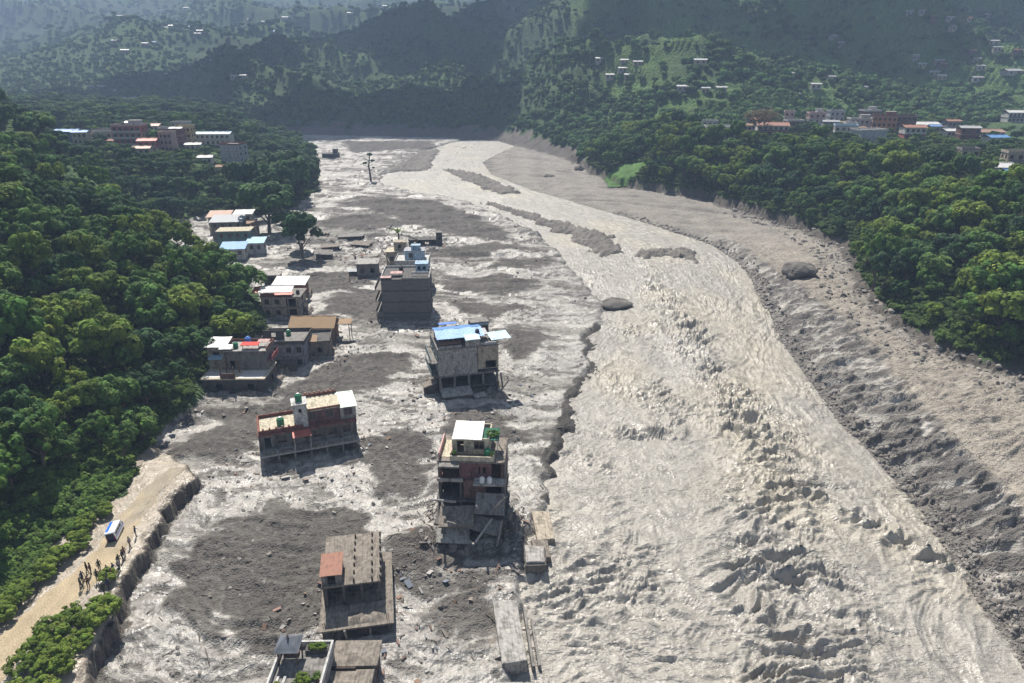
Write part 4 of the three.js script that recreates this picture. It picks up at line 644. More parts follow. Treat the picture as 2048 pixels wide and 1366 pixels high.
{ const o = house('brown_house', 'brown mud splashed house with a rusty lean to roof', 'house', -44.6, 146.4, 0.18, { y: 1.8, clear: 6, sink: 0.5 });
  storey(o, { w: 6.8, dep: 5.6, y: 0, h: 4.4, mat: M.muddy, front: [[-2, 1.8, 1, 1.2, true], [1, 1.8, 1, 1.2]], right: [[0, 1.6, 1, 1.2]] }); slab(o, 7.2, 6, 4.42, 0, -2.8, M.concreteDark, 0.2, 'roof_slab'); sheetRoof(o, 4.2, 2.8, -1.5, 5.0, -0.8, M.roofBrown, 0.2); parapet(o, 7.2, 6, 4.62, 0, 0.2, M.concreteDark, 0.6, 0.15, 'f'); }
{ const o = house('roadside_house', 'two storey house with red and white sheet roofs beneath the forest', 'house', -60.6, 173.4, 0.04, { y: 2.2, clear: 8, sink: 0.5 });
  for (const y of [0, 2.9]) { storey(o, { w: 9.8, dep: 7, y: y + 0.02, h: 2.66, mat: M.beige, front: [[-3.4, 0.9, 1, 1.2, true], [-0.8, 0.9, 1, 1.2, true], [2.8, 0.1, 2.6, 2.2]], right: [[0, 0.9, 1.1, 1.2, true]] }); slab(o, 10.4, 7.6, y + 2.69, 0.2, -3.6, M.concrete, 0.2); }
  columns(o, [5.1, 2], [0], 0, 5.6, M.concreteLight, 0.2); sheetRoof(o, 8.6, 3.4, -1.2, 7.3, -1.9, M.roofWhite, 0.2); sheetRoof(o, 2.2, 3.2, -6.2, 7.1, -2.2, M.roofRed, 0.25); sheetRoof(o, 4.6, 1.6, 1.2, 6.8, 0.0, M.roofRed, 0.3); columns(o, [-5, 2.4], [-0.5, -3.4], 5.8, 1.3, M.wood, 0.12); part(o, 'low_wall', B(8, 0.9, 0.15, -1, 5.8, -0.3), M.redBrown); tank(o, 4.2, 5.8, -2.4, 0.45, M.tankBlack, 'black water tank on the house with red and white sheet roofs'); }
{ const o = house('roadside_house', 'brown walled house with long white sheet roof behind the red roofed one', 'house', -62.2, 186.5, 0.03, { y: 2.2, clear: 6, sink: 0.5 });
  storey(o, { w: 8, dep: 5.4, y: 0, h: 5, mat: M.redBrown, front: [[-2, 2.4, 1, 1.2, true], [2, 2.4, 1, 1.2, true]] }); sheetRoof(o, 9.4, 6.4, 0, 5.4, -2.7, M.roofWhite, 0.12); part(o, 'side_wall', B(0.2, 2.6, 3, 4.6, 0.1, 1), M.brown); }
{ const o = house('hut', 'low hut with pale flat roof at the bend behind the forest spur', 'hut', -72.6, 203, 0.1, { y: 2.0, clear: 5, sink: 0.4 });
  storey(o, { w: 4.6, dep: 3.6, y: 0, h: 2.8, mat: M.concreteDark, front: [[0, 0.8, 1, 1.2]] }); slab(o, 5.2, 4.2, 2.82, 0, -1.8, M.concreteLight, 0.18, 'roof_slab'); part(o, 'porch_post', B(0.2, 2.6, 0.2, -3, 0.1, 0.8), M.wood); sheetRoof(o, 1.8, 1.8, -3.2, 2.8, 0.2, M.roofPaleBlue, 0.1); }
// the cluster behind the spur
for (const [x, d, w, dep, fl, wall, roof, tilt, label] of [
  [-106, 257, 11, 7, 2, 'concrete', 'roofGrey', 0.14, 'grey house with wide dull roof in the cluster behind the forest spur'],
  [-112.5, 266, 7.6, 6, 2, 'cream', 'roofOrange', 0.16, 'cream house with orange roof edge at the top of the spur cluster'],
  [-104.5, 270, 6.4, 5, 2, 'white', 'roofWhite', 0.1, 'white roofed house at the back of the spur cluster'],
  [-97.5, 241, 11, 6, 2, 'teal', 'cream', 0.08, 'house with broad cream terrace roof in the spur cluster'],
  [-93.6, 228.5, 7.4, 5, 1, 'white', 'roofBlue', 0.18, 'small white house with blue roof nearest in the spur cluster'],
  [-88.6, 236, 5.2, 5, 1, 'greyBlue', 'roofPaleBlue', 0.12, 'grey blue hut with pale roof at the muddy edge of the spur cluster'],
  [-99.5, 262, 5, 4.6, 1, 'beige', 'roofBrown', 0.15, 'brown roofed hut by the rubble of the spur cluster'],
]) {
  const o = house('cluster_house', label, 'house', x, d, 0.12, { clear: 7, sink: 1.2, y: Math.max(3.4, heightAt(x, d)), group: 'houses behind the forest spur' });
  storey(o, { w, dep, y: 0, h: fl * 2.9 + 1, mat: M[wall], front: row(Math.max(2, Math.round(w / 3)), -w / 2 + 1.4, w / 2 - 1.4).map((cx) => [cx, fl * 2.9 - 1, 1, 1.2, true]), right: [[0, fl * 2.9 - 1, 1, 1.2, true]] });
  if (roof === 'cream') slab(o, w + 0.8, dep + 0.8, fl * 2.9 + 1.02, 0, -dep / 2, M.cream, 0.25, 'roof_slab'); else sheetRoof(o, w + 1.2, dep + 1.4, 0, fl * 2.9 + 1.55, -dep / 2, M[roof], tilt);
}

// mud and rubble piled against the flooded houses
{ const r = rng(404); for (const o of [...scene.children]) { if (!/^(concrete_house|terraced_block|collapsed_house|blue_roof_house|concrete_block|white_house|small_house|terrace_house|grey_house|brown_house|roadside_house)/.test(o.name)) continue; const bx = new THREE.Box3(); let w = 6; o.traverse((m) => { if (m.isMesh && m.name === 'floor_slab') { m.geometry.computeBoundingBox(); w = Math.max(w, m.geometry.boundingBox.max.x - m.geometry.boundingBox.min.x); } }); for (let k = 0; k < 4; k++) mudHeap(o, 2 + r() * 3, 1.6 + r() * 1.6, 0.5 + r() * 0.8, (r() - 0.5) * w, 0.25, 0.6 + r() * 0.8, 60 + k + w, k % 2 ? M.muddy : M.concrete); for (const s of [-1, 1]) mudHeap(o, 1.8 + r(), 5 + r() * 3, 0.7 + r() * 0.7, s * (w / 2 + 0.5), 0.25, -3 - r() * 2, 80 + s + w); } }

// ---------------------------------------------------------------- the two villages on their terraces
function townHouse(name, label, group, x, d, w, dep, floors, wall, roof, turn = 0, opt = {}) {
  const fh = opt.fh ?? 3.1, y = opt.y ?? heightAt(x, d), o = house(name, label, 'house', x, d, turn, { sink: 0.5, y, clear: w * 0.62, group });
  const n = Math.max(2, Math.round(w / 2.6)), wins = opt.blank ? [] : row(n, -w / 2 + 1.3, w / 2 - 1.3).map((cx) => [cx, 0.95, 1.15, 1.25, true]);
  const mats = Array.isArray(wall) ? wall : [wall];
  for (let f = 0; f < floors; f++) { const m = M[mats[f % mats.length]]; storey(o, { w, dep, y: f * fh + 0.52, h: fh - 0.2, mat: m, front: wins, left: opt.side === 'left' ? [[-dep / 4, 0.95, 1.1, 1.2, true], [dep / 4, 0.95, 1.1, 1.2, true]] : [], right: opt.side === 'right' ? [[-dep / 4, 0.95, 1.1, 1.2, true], [dep / 4, 0.95, 1.1, 1.2, true]] : [], frame: opt.frame ?? M.frame }); slab(o, w + 0.5, dep + 0.5, (f + 1) * fh + 0.3, 0, -dep / 2, opt.slab ? M[opt.slab] : M.concreteLight, 0.2); if (opt.balcony && f) part(o, 'balcony_rail', B(w, 0.8, 0.1, 0, f * fh + 0.52, 1.0), M[opt.balcony]), part(o, 'balcony_slab', B(w, 0.15, 1.1, 0, f * fh + 0.3, 0.82), M.concreteLight); }
  const top = floors * fh + 0.52;
  if (roof === 'flat') { parapet(o, w + 0.4, dep + 0.4, top, 0, 0.2, M[opt.parapet ?? mats[0]], 0.7); if (opt.head) { storey(o, { w: w * 0.4, dep: dep * 0.4, y: top, h: 2.2, x: w * 0.2, z: -dep * 0.45, mat: M[opt.head] }); slab(o, w * 0.4 + 0.4, dep * 0.4 + 0.4, top + 2.22, w * 0.2, -dep * 0.65, M.concreteLight, 0.16, 'roof_slab'); } } else if (roof) { sheetRoof(o, w + 1.2, dep * 0.56 + 0.6, 0, top + 0.55, -dep * 0.24, M[roof], 0.24); sheetRoof(o, w + 1.2, dep * 0.56 + 0.6, 0, top + 0.55, -dep * 0.76, M[roof], -0.24); }
  if (opt.tank) tank(o, -w * 0.2, top, -dep * 0.5, 0.6, M[opt.tank], opt.tankLabel);
  return o;
}
const RT = 'houses of the right bank town', LT = 'houses of the left bank village';
for (const a of [
  ['grey white town house with dark windows at the left end of the right bank town', 111.7, 389.4, 15.3, 11.5, 2, ['concreteLight'], 'flat', -0.15, { side: 'left', parapet: 'white' }],
  ['low pinkish house beside the grey white one at the town edge', 127.8, 400.0, 7.9, 6, 2, ['pink'], 'roofBrown', -0.1, {}],
  ['red brown house with layered roofs behind the bare tree', 143.5, 400.0, 16.2, 12.1, 2, ['brown', 'white'], 'roofRust', -0.2, { balcony: 'redBrown' }],
  ['maroon house with pale parapet between the bare tree and the pink house', 164.6, 423.4, 9.4, 7.1, 2, ['maroon'], 'flat', 0, { parapet: 'white' }],
  ['slim pinkish white house rising over the tree tops', 182.1, 436.7, 9.1, 6.8, 3, ['pink', 'white'], 'flat', -0.1, { head: 'white', side: 'left' }],
  ['pale blue house with dark windows in the middle of the right bank town', 178.9, 389.5, 11.2, 8.4, 2, ['paleBlue', 'white'], 'flat', -0.3, { side: 'left' }],
  ['white flat roofed house just behind the pale blue house', 203.0, 423.4, 12.7, 9.5, 2, ['white', 'greyBlue'], 'flat', -0.2, { head: 'concreteLight', side: 'left' }],
  ['orange house rising over the middle in the right bank town', 206.9, 405.9, 12.2, 9.1, 3, ['orange'], 'flat', -0.45, { parapet: 'redBrown', side: 'left', head: 'redBrown' }],
  ['broad blank pale house below the orange house', 182.3, 365.6, 13.9, 10.4, 2, ['greyBlue'], 'flat', 0.1, { blank: true, parapet: 'white' }],
  ['brown red house right beside the orange house', 218.9, 405.9, 10.1, 7.6, 3, ['brown', 'redBrown'], 'flat', -0.3, { side: 'left' }],
  ['low red house right of the broad blank pale house', 208.0, 374.8, 10.3, 7.7, 2, ['red', 'white'], 'roofRust', -0.1, { balcony: 'white' }],
  ['long low house with white sheet roof at the back of the town', 242.4, 427.8, 16.7, 12.5, 1, ['white'], 'roofWhite', -0.15, {}],
  ['grey blue house half hidden behind the town centre', 200.2, 451.2, 8.8, 6.6, 3, ['greyBlue', 'white'], 'flat', 0, { tank: 'tankBlack', tankLabel: 'black water tank on the grey blue house behind the town centre' }],
  ['white house with brown top storey behind the town centre', 218.6, 444.3, 9.8, 7.4, 3, ['white', 'white', 'brown'], 'flat', 0.1, { head: 'white' }],
  ['lilac house between the pale blue and slim pinkish houses', 182.4, 417.4, 8.2, 6.1, 2, ['lilac'], 'roofGrey', -0.2, {}],
  ['cream house with rusty roof behind the tall orange house', 233.8, 444.3, 9.3, 7.0, 2, ['cream'], 'roofRust', 0, {}],
  ['small white pavilion roofed house apart from the town, right of it', 234.9, 384.6, 9.6, 7.2, 1, ['white'], 'roofWhite', 0.05, {}],
  ['house with wide orange roof near the right edge of the town', 251.6, 379.6, 11.9, 8.9, 1, ['cream'], 'roofOrange', 0, {}],
  ['white house with blue roof in front of the orange roofed house', 240.4, 356.7, 9.4, 7.1, 1, ['white'], 'roofBlue', 0.1, {}],
  ['narrow concrete tower house standing free among the right bank trees', 185.1, 290.2, 6.6, 6, 2, ['beige'], 'flat', -0.2, { parapet: 'concrete', side: 'left' }],
  ['white two storey house at the far right above the trees', 320.4, 463.5, 12.0, 9.0, 2, ['white'], 'roofWhite', -0.1, { balcony: 'concreteDark' }],
  ['unfinished beige frame house at the right edge above the sheet roofs', 195.3, 275.5, 8.8, 6.6, 2, ['beige'], 'flat', -0.2, { balcony: 'concrete', side: 'left' }],
  ['long white sheet roofed shed below the unfinished beige house', 179.1, 261.8, 11.6, 8.7, 1, ['concreteLight'], 'roofWhite', -0.1, {}],
  ['shed with blue and white roof at the right edge, lowest of the sheds', 178.3, 249.5, 7.7, 6, 1, ['concreteLight'], 'roofBlue', -0.05, {}],
]) townHouse('town_house', a[0], RT, a[1], a[2], a[3], a[4], a[5], a[6], a[7], a[8], a[9]);
for (const a of [
  ['tall red and white striped house, largest of the left bank village', -194, 366, 14, 9, 4, ['pink', 'red', 'pink', 'red', 'maroon'], 'flat', 0.1, { balcony: 'white', side: 'right', head: 'greyBlue', tank: 'tankBlack', tankLabel: 'black water tank on the tall red and white house' }],
  ['lower pink house with red arched roof against the tall striped house', -180.5, 357, 8.4, 7, 2, ['pink', 'red'], 'roofRed', 0.15, { balcony: 'pink' }],
  ['house with orange and white roof up the slope behind the striped house', -214, 425, 15, 8, 2, ['white'], 'roofOrange', 0.05, {}],
  ['pale house with a row of columns left of the striped house', -215, 382, 13, 7, 2, ['cream'], 'flat', 0.1, { balcony: 'white', parapet: 'white' }],
  ['blue roofed blue house at the left end of the village', -235, 382, 11, 7, 2, ['blueWall'], 'roofBlue', 0.1, {}],
  ['brown red house with pale roof edge in the middle of the village', -183, 389, 12, 7, 3, ['brown', 'maroon'], 'flat', 0.1, { balcony: 'maroon', parapet: 'white' }],
  ['narrow yellow house beside the brown red house', -174, 386, 6.6, 7, 3, ['yellow'], 'flat', 0.05, { side: 'right' }],
  ['long hall with pale blue sheet roof among the village trees', -167, 404, 19, 7, 2, ['white'], 'roofPaleBlue', 0.02, {}],
  ['tall blank white house with brown side balconies at the village edge', -143, 364, 10.5, 8, 3, ['greyBlue'], 'flat', -0.25, { blank: true, side: 'right', parapet: 'redBrown', y: 15.5 }],
  ['small white house high behind the village', -233, 442, 7.4, 6, 2, ['white'], 'roofWhite', 0, {}],
  ['pink roofed hut low among the trees in front of the village', -178.5, 346, 8, 6, 1, ['beige'], 'roofOrange', 0.1, {}],
  ['white roofed hut in the trees below the blank white house', -150, 350, 6.4, 5, 1, ['white'], 'roofWhite', 0.1, {}],
  ['brown tin roofed house in the trees below the blank white house', -142, 349, 8.6, 5, 1, ['cream'], 'roofBrown', 0.05, {}],
  ['white hut beside the yellow house', -166, 375, 7.6, 5, 1, ['white'], 'roofWhite', 0.1, {}],
  ['grey house half hidden left of the pale house with columns', -226, 398, 8, 6, 2, ['concreteLight'], 'flat', 0.1, {}],
]) townHouse('village_house', a[0], LT, a[1], a[2], a[3], a[4], a[5], a[6], a[7], a[8], a[9]);

{ // the closely packed smaller houses of both towns
  const r = rng(88), walls = [['white', 'white'], ['pink', 'pink'], ['cream', 'cream'], ['lilac', 'lilac'], ['concreteLight', 'grey'], ['maroon', 'maroon'], ['paleBlue', 'pale blue'], ['brown', 'brown'], ['yellow', 'yellow'], ['redBrown', 'red brown']], roofs = [['flat', 'flat roof'], ['roofPale', 'pale sheet roof'], ['roofRust', 'rusty roof'], ['roofBlue', 'blue roof'], ['roofBrown', 'brown roof']];
  const fill = (n, x0, x1, d0, d1, name, group, where) => { let made = 0; for (let k = 0; k < n * 12 && made < n; k++) { const x = lerp(x0, x1, r()), d = lerp(d0, d1, r()), w = lerp(5.5, 9, r()); if (blocked(x, d, w * 0.35)) continue; const wl = walls[(made * 3 + Math.floor(made / 10)) % walls.length], rf = roofs[(made * 2 + Math.floor(made / 5)) % roofs.length], fl = 1 + Math.floor(r() * 2.4); townHouse(name, `${wl[1]} ${['', 'one', 'two', 'three'][fl]} storey house with ${rf[1]} ${where}`, group, x, d, w, w * 0.8, fl, [wl[0]], rf[0], -0.3 + r() * 0.5, { side: 'left' }); made++; } };
  fill(10, 150, 250, 372, 452, 'town_house', RT, 'amid the right bank town');
  fill(3, 95, 150, 392, 440, 'town_house', RT, 'at the left of the right bank town');
  fill(9, -232, -160, 352, 432, 'village_house', LT, 'in the left village');
}
// ---------------------------------------------------------------- scattered farmhouses on the far hills
{
  const r = rng(61), tones = [['concreteLight', 'roofPale', 'pale farmhouse with sheet roof'], ['beige', 'roofRust', 'beige farmhouse with rusty roof'], ['beige', 'roofGrey', 'farmhouse with grey roof'], ['brown', 'roofRust', 'brown farmhouse with red roof'], ['concreteLight', 'roofBlue', 'farmhouse with blue roof']];
  const put = (x, d, w, tone, where, group) => {
    w *= 0.66; const [wall, roof, what] = tones[tone], o = house('hill_house', what + ' ' + where, 'house', x, d, (r() - 0.5) * 0.6, { sink: 1.2, clear: w * 0.7, group });
    const dep = w * 0.6, h = 3.4 + (tone === 3 ? 2.2 : r() * 1.3);
    storey(o, { w, dep, y: 0, h, t: 0.3, mat: M[wall], front: [[-w * 0.25, h - 2, 1.2, 1.3, true], [w * 0.25, h - 2, 1.2, 1.3, true]] });
    sheetRoof(o, w + 1.2, dep * 0.6 + 0.4, 0, h + 0.75, -dep * 0.23, M[roof], 0.32); sheetRoof(o, w + 1.2, dep * 0.6 + 0.4, 0, h + 0.75, -dep * 0.77, M[roof], -0.32);
  };
  const near = 'on the terraces above the river bend', mid = 'on the fields behind the right bank town', high = 'in the upper right hillside hamlet', top = 'in the row high on the right', sunny = 'on the sunlit hills at the upper left', valley = 'in the hazy side valley behind the left village';
  [[71, 608], [89, 595], [98, 586], [87, 589], [91, 582], [137, 547], [77, 588]].forEach(([x, d], i) => put(x, d, i === 5 ? 13 : 8 + r() * 3, [0, 0, 2, 0, 2, 2, 0][i], near, 'farmhouses above the bend'));
  [[118, 514], [133, 510], [144, 510], [200, 537], [238, 532], [195, 509], [207, 502], [230, 536], [236, 517], [248, 524], [213, 521], [294, 694], [297, 685]].forEach(([x, d], i) => put(x, d, i === 6 ? 16 : 7 + r() * 4, i % 4 === 1 ? 2 : 0, mid, 'farmhouses behind the right town'));
  [[330, 616], [328, 601], [344, 605], [343, 597], [334, 592], [336, 584], [374, 614], [376, 609], [365, 584], [390, 609], [400, 598], [391, 617], [382, 569], [360, 577]].forEach(([x, d], i) => put(x, d, i === 12 ? 20 : 7.5 + r() * 4, [0, 0, 2, 3, 0, 2, 3, 0, 0, 2, 3, 0, 0, 0][i], high, 'houses of the upper right hamlet'));
  [[346, 669], [353, 662], [358, 651], [367, 643], [378, 638], [448, 724], [368, 635]].forEach(([x, d], i) => put(x, d, 8 + r() * 3, [0, 0, 3, 0, 1, 0, 2][i], top, 'houses high on the right hillside'));
  [[-619, 1180], [-572, 1184], [-572, 1211], [-702, 1379], [-605, 1366], [-529, 1297], [-829, 1892], [-532, 1291], [-596, 1749], [-549, 1708], [-432, 1378], [-491, 1664], [-587, 1148], [-276, 1684], [-304, 1682], [-343, 1635], [-846, 2008], [-640, 1420], [-560, 1340], [-500, 1420], [-470, 1560], [-380, 1600]].forEach(([x, d], i) => put(x, d, 14 + r() * 8, [0, 0, 4, 2][i % 4], sunny, 'houses on the sunlit upper left hills'));
  [[-513, 904], [-503, 910], [-477, 886], [-395, 749], [-393, 765], [-292, 786], [-281, 780], [-347, 858]].forEach(([x, d], i) => put(x, d, 10 + r() * 4, i % 3 === 1 ? 2 : 0, valley, 'houses of the side valley'));
}

for (const [i, [x, d, w, turn, label]] of [[-74, 263, 7, 0.1, 'long mud buried roof nearest the river bend trees'], [-60.7, 257.5, 9, -0.05, 'grey slab roof sunk in mud between the bend trees and the palm'], [-63.8, 240, 6, 0.2, 'tilted broken slab on the mud beside the dark green leafy tree'], [-53.1, 276, 8, 0.05, 'low broken wall farthest behind the palm'], [-54.7, 246, 6.5, -0.15, 'broken hut with dark doorway left of the beige two tier house'], [-64, 231, 5, 0.1, 'small toppled concrete frame at the foot of the dark green leafy tree']].entries()) {
  const o = house('buried_house', label, 'ruin', x, d, turn, { sink: 0.5, clear: 4, y: 1.4 });
  storey(o, { w, dep: 4, y: 0, h: 1.4 + (i % 3) * 0.6, mat: M.concreteDark, front: [[w * 0.2, 0.2, 1.3, 1.0]], skip: i % 2 ? 'r' : '' });
  part(o, 'roof_slab', B(w + 0.6, 0.22, 4.6, 0, 1.55 + (i % 3) * 0.6, -2, 0, 0.04 * (i - 2), 0.03 * (3 - i)), i % 2 ? M.concrete : M.muddy); part(o, 'fallen_beam', B(0.24, 3.2, 0.24, w * 0.55, 0.1, 0.4, i, 0.3, 0.8), M.concreteDark); mudHeap(o, w * 0.8, 3, 0.9, -w * 0.2, 0.3, 1.0, i * 7);
}

// ---------------------------------------------------------------- the dirt road on its bench
const ROAD = [[40, -55.6], [55, -56.1], [59, -56.3], [65, -55.4], [72, -54.2], [78, -54], [84, -54.9], [91, -54.8], [97, -53.4]];
{
  const pos = [], col = [], uv = [], idx = [], C = 22; let r = 0;
  for (let d = 40; d < 97; d += 0.35, r++) {
    const w = lerp(2.5, 1.5, smooth(66, 97, d)), xc = along(ROAD, d) + noise(1, d * 0.1) * 0.5;
    for (let c = 0; c < C; c++) {
      const s = c / (C - 1) * 2 - 1, x = xc + s * (w + noise(s > 0 ? 5 : 9, d * 0.45) * 0.5), rut = -0.05 * Math.exp(-Math.pow((Math.abs(s) - 0.45) / 0.14, 2));
      pos.push(x, heightAt(x, d) + 0.10 - 0.16 * Math.pow(Math.abs(s), 6) + rut + noise(x * 1.5, d * 1.5) * 0.02, -d); uv.push(x, d);
      const j = 1 + fbm(x * 0.7, d * 0.4, 3) * 0.3, m = smooth(74, 92, d + noise(x * 0.4, d * 0.3) * 9);
      col.push(lerp(0.47, 0.37, m) * j, lerp(0.385, 0.325, m) * j, lerp(0.255, 0.25, m) * j);
      if (r && c) { const p = r * C + c; idx.push(p - C - 1, p - C, p, p - C - 1, p, p - 1); }
    }
  }
  const g = new THREE.BufferGeometry(); g.setAttribute('position', new THREE.Float32BufferAttribute(pos, 3)); g.setAttribute('color', new THREE.Float32BufferAttribute(col, 3)); g.setAttribute('uv', new THREE.Float32BufferAttribute(uv, 2)); g.setIndex(idx); g.computeVertexNormals();
  structure('dirt_road', g, M.road, 'tan dirt road along the foot of the forest');
}
{ // bright green plot on the right bank
  const g = new THREE.PlaneGeometry(22, 26, 24, 24); g.rotateX(-Math.PI / 2); const p = g.attributes.position, col = [], uv = g.attributes.uv;
  for (let i = 0; i < p.count; i++) { const k = 1 + noise(p.getX(i) * 0.6, p.getZ(i) * 0.6) * 0.1, x = 63 + p.getX(i) * k, d = 391 - p.getZ(i) * k; p.setXYZ(i, x, heightAt(x, d) + 0.5 + noise(x * 0.8, d * 0.8) * 0.25, -d); uv.setXY(i, x, d); const j = 1 + noise(x, d) * 0.25; col.push(0.085 * j, 0.19 * j, 0.03 * j); }
  g.setAttribute('color', new THREE.Float32BufferAttribute(col, 3)); g.computeVertexNormals();
  structure('grass_field', g, new THREE.MeshStandardMaterial({ vertexColors: true, bumpMap: scaled(gravelBump, 9), bumpScale: 0.4, roughness: 0.9 }), 'bright green grass plot at the right bank');
  footprints.push([63, 391, 13]);
}

// ---------------------------------------------------------------- trees one can pick out by name
const S = (name, label, x, d, R, tall, variant, leaf, group) => tree(name, label, group, x, d, heightAt(x, d) - 0.3, R, tall, variant, leaf, x + d);
S('broadleaf_tree', 'large round dark tree between the spur cluster and the river bend', -94, 268, 11.5, 19, 0, 1); footprints.push([-97, 272, 9]);
S('broadleaf_tree', 'dark green leafy tree standing in the mud before the large round tree', -71, 231, 6.4, 14, 4, 3); footprints.push([-71, 231, 5]);
for (const [x, d, R, tall, v, lab] of [[-112, 290, 9, 17, 1, 'tall dark tree left behind the large round tree'], [-101, 300, 10, 20, 3, 'tall dark tree right behind the large round tree'], [-118, 312, 10, 19, 0, 'broad dark tree on the bluff edge over the spur cluster'], [-104, 330, 9, 18, 2, 'tall bluff tree leaning over the river bend mud'], [-112, 352, 10, 18, 4, 'dense bluff tree upstream of the leaning one'], [-86, 262, 4.5, 8, 2, 'bush like tree at the foot of the large round tree']]) { S('broadleaf_tree', lab, x, d, R, tall, v, v === 2 ? 1 : 3); footprints.push([x, d, R * 0.7]); }
S('broadleaf_tree', 'smaller lighter tree behind the dark green leafy tree on the mud', -75, 243, 4.4, 11, 2, 4);
S('broadleaf_tree', 'tree with bare lower trunk leaning over the right bank mud', 101, 187, 5.6, 15, 3, 0); footprints.push([101, 187, 3]);
S('broadleaf_tree', 'bright yellow green bush tree beside the leaning bank tree', 110, 176, 4.2, 7.5, 2, 'bright'); footprints.push([110, 176, 3]);
M.dryLeaf = leafMat(0.17, 0.12, 0.075);
{ const x = 136, d = 398, o = thing('dry_tree', 'brown leafless looking tree in front of the right bank town', 'tree', [x, heightAt(x, d), -d]); const t = part(o, 'trunk', trunks[1], M.bark); t.scale.set(9, 7, 9); const c = part(o, 'crown', leafCloud(71, { lobes: 12, leaves: 60, leaf: 0.06, spread: 0.7, squash: 0.8 }), M.dryLeaf); c.scale.set(10, 8.5, 9); c.position.y = 9; footprints.push([x, d, 9]); }
{ // tall stripped snag on the far mud
  const x = -79.5, d = 399, o = thing('dead_tree', 'tall stripped tree trunk standing in the far mud', 'tree', [x, 0.8, -d]);
  part(o, 'trunk', mergeGeometries([limb([0, -1, 0], [-0.6, 9, 0], 0.7, 0.45), limb([-0.6, 8.8, 0], [0.4, 15, 0], 0.45, 0.2)]), M.bark);
  for (const [i, [y, a, l]] of [[6, 0.3, 3], [8, 2.9, 3.4], [10, 0.6, 2.6], [11.5, 3.3, 3], [13, 1, 2.2]].entries()) part(o, 'branch', limb([-0.3, y, 0], [-0.3 + Math.cos(a) * l, y + 1.6, Math.sin(a) * 0.8], 0.22, 0.08, 5), M.bark, i ? undefined : 'broken lower branch');
  for (const [i, [lx, ly, s]] of [[0.4, 14.6, 1.7], [1.8, 11.4, 1.3], [-2.6, 10, 1.1], [2, 7.6, 0.9]].entries()) { const c = part(o, 'leaf_tuft', crowns[i], M.leaf[3]); c.scale.setScalar(s); c.position.set(lx, ly, 0); }
}
{ // palm like plant by the wrecked frame
  const o = thing('palm_plant', 'palm with arching green fronds on the mud beside the wrecked frame', 'palm', [-42.5, 1.4, -256]);
  part(o, 'trunk', limb([0, -0.6, 0], [0.3, 3.6, 0], 0.4, 0.28), M.bark);
  for (let i = 0; i < 13; i++) { const a = i * 2.4, g = new THREE.PlaneGeometry(0.9, 4.6, 2, 6), p = g.attributes.position; for (let k = 0; k < p.count; k++) { const t = (p.getY(k) + 2.3) / 4.6, s = p.getX(k) * (1.1 - t) * (t < 0.1 ? 0.4 : 1); p.setXYZ(k, s, 3.5 + Math.sin(t * 2.6) * 1.9 * (0.6 + (i % 3) * 0.25), t * 3.8 - Math.abs(s) * 0.3); } g.setAttribute('color', new THREE.Float32BufferAttribute(Array(p.count * 3).fill(0.9 + (i % 4) * 0.1), 3)); g.rotateY(a); g.computeVertexNormals(); part(o, 'frond', g, M.leaf[2]); }
}

// ---------------------------------------------------------------- the forests: the largest stand as single trees, the rest as one mass
const candidates = [];
{
  const r = rng(501);
  const add = (x, d, R, tall, zone) => { if (blocked(x, d, R * 0.35)) return; const g = ground(x, d); if (g.kind !== 2) return; const y = g.h; if (!inView(x, y + tall * 0.6, d, 0.25)) return; candidates.push({ x, d, y, R, tall, zone, v: Math.floor(r() * 5), turn: r() * 6.28, big: R * R / (x * x + d * d + (65 - y) ** 2), pick: r() }); };
  for (let d = 48; d < 262; d += 4.7) for (let x = -62; x > -200; x -= 4.7) {       // left hillside
    const X = x + (r() - 0.5) * 4, D = d + (r() - 0.5) * 4, up = along(FOOT_LEFT, D) - X, low = D < 96 && up < 7; if (D > spurEnd(X) + 9 || up < (low ? 7 : 1)) { r(); continue; }
    const s = r(), R = low ? 1.6 : lerp(1.9, 4.9, s ** 1.8); add(X, D, R, R * lerp(1.7, 2.5, r()), 0);
  }
  for (let d = 105; d < 470; d += 5.6) for (let x = 40; x < 330; x += 5.6) {         // right bank
    const X = x + (r() - 0.5) * 5, D = d + (r() - 0.5) * 5, up = X - along(FOOT_RIGHT, D), s = r(); if (up < 0.8 || up > 230 || D > hillFoot(X) + 6) continue;
    const before = D < 470 && X > 85 && up > 48, R = before ? lerp(1.6, 2.9, s) : up < 60 ? lerp(2.2, 5.6, s ** 1.7) : lerp(2.4, 4.2, s); if (before && r() < (D > 330 ? 0.64 : 0.32)) continue; add(X, D, R, R * (up < 60 ? lerp(1.7, 2.5, r()) : 1.75), up < 60 ? 1 : 2);
  }
  for (let d = 285; d < 660; d += 7) for (let x = -100; x > -420; x -= 7) {          // left bluff and village
    const X = x + (r() - 0.5) * 6, D = d + (r() - 0.5) * 6, up = along(FOOT_LEFT, D) - X, s = r(); if (up < 2 || D > hillFoot(X)) continue;
    const before = X < -128 && D < 372 && D > 300, R = before ? lerp(1.8, 3.4, s) : lerp(3.2, 6.2, s * s); if (X < -135 && D < 440 && D > 326 && r() < 0.68) continue; add(X, D, R, R * lerp(1.6, 2.1, r()), 3);
  }
}
candidates.sort((a, b) => b.big - a.big);
const ZONES = [['hillside_tree', 'broad leafed tree in the dense forest on the left hillside', 'trees of the left hillside forest'], ['riverbank_tree', 'leafy tree on the wooded slope of the right bank', 'trees of the right bank slope'], ['terrace_tree', 'tree on the terrace around the right bank town', 'trees around the right bank town'], ['bluff_tree', 'tree on the wooded bluff around the left bank village', 'trees of the left bluff']];
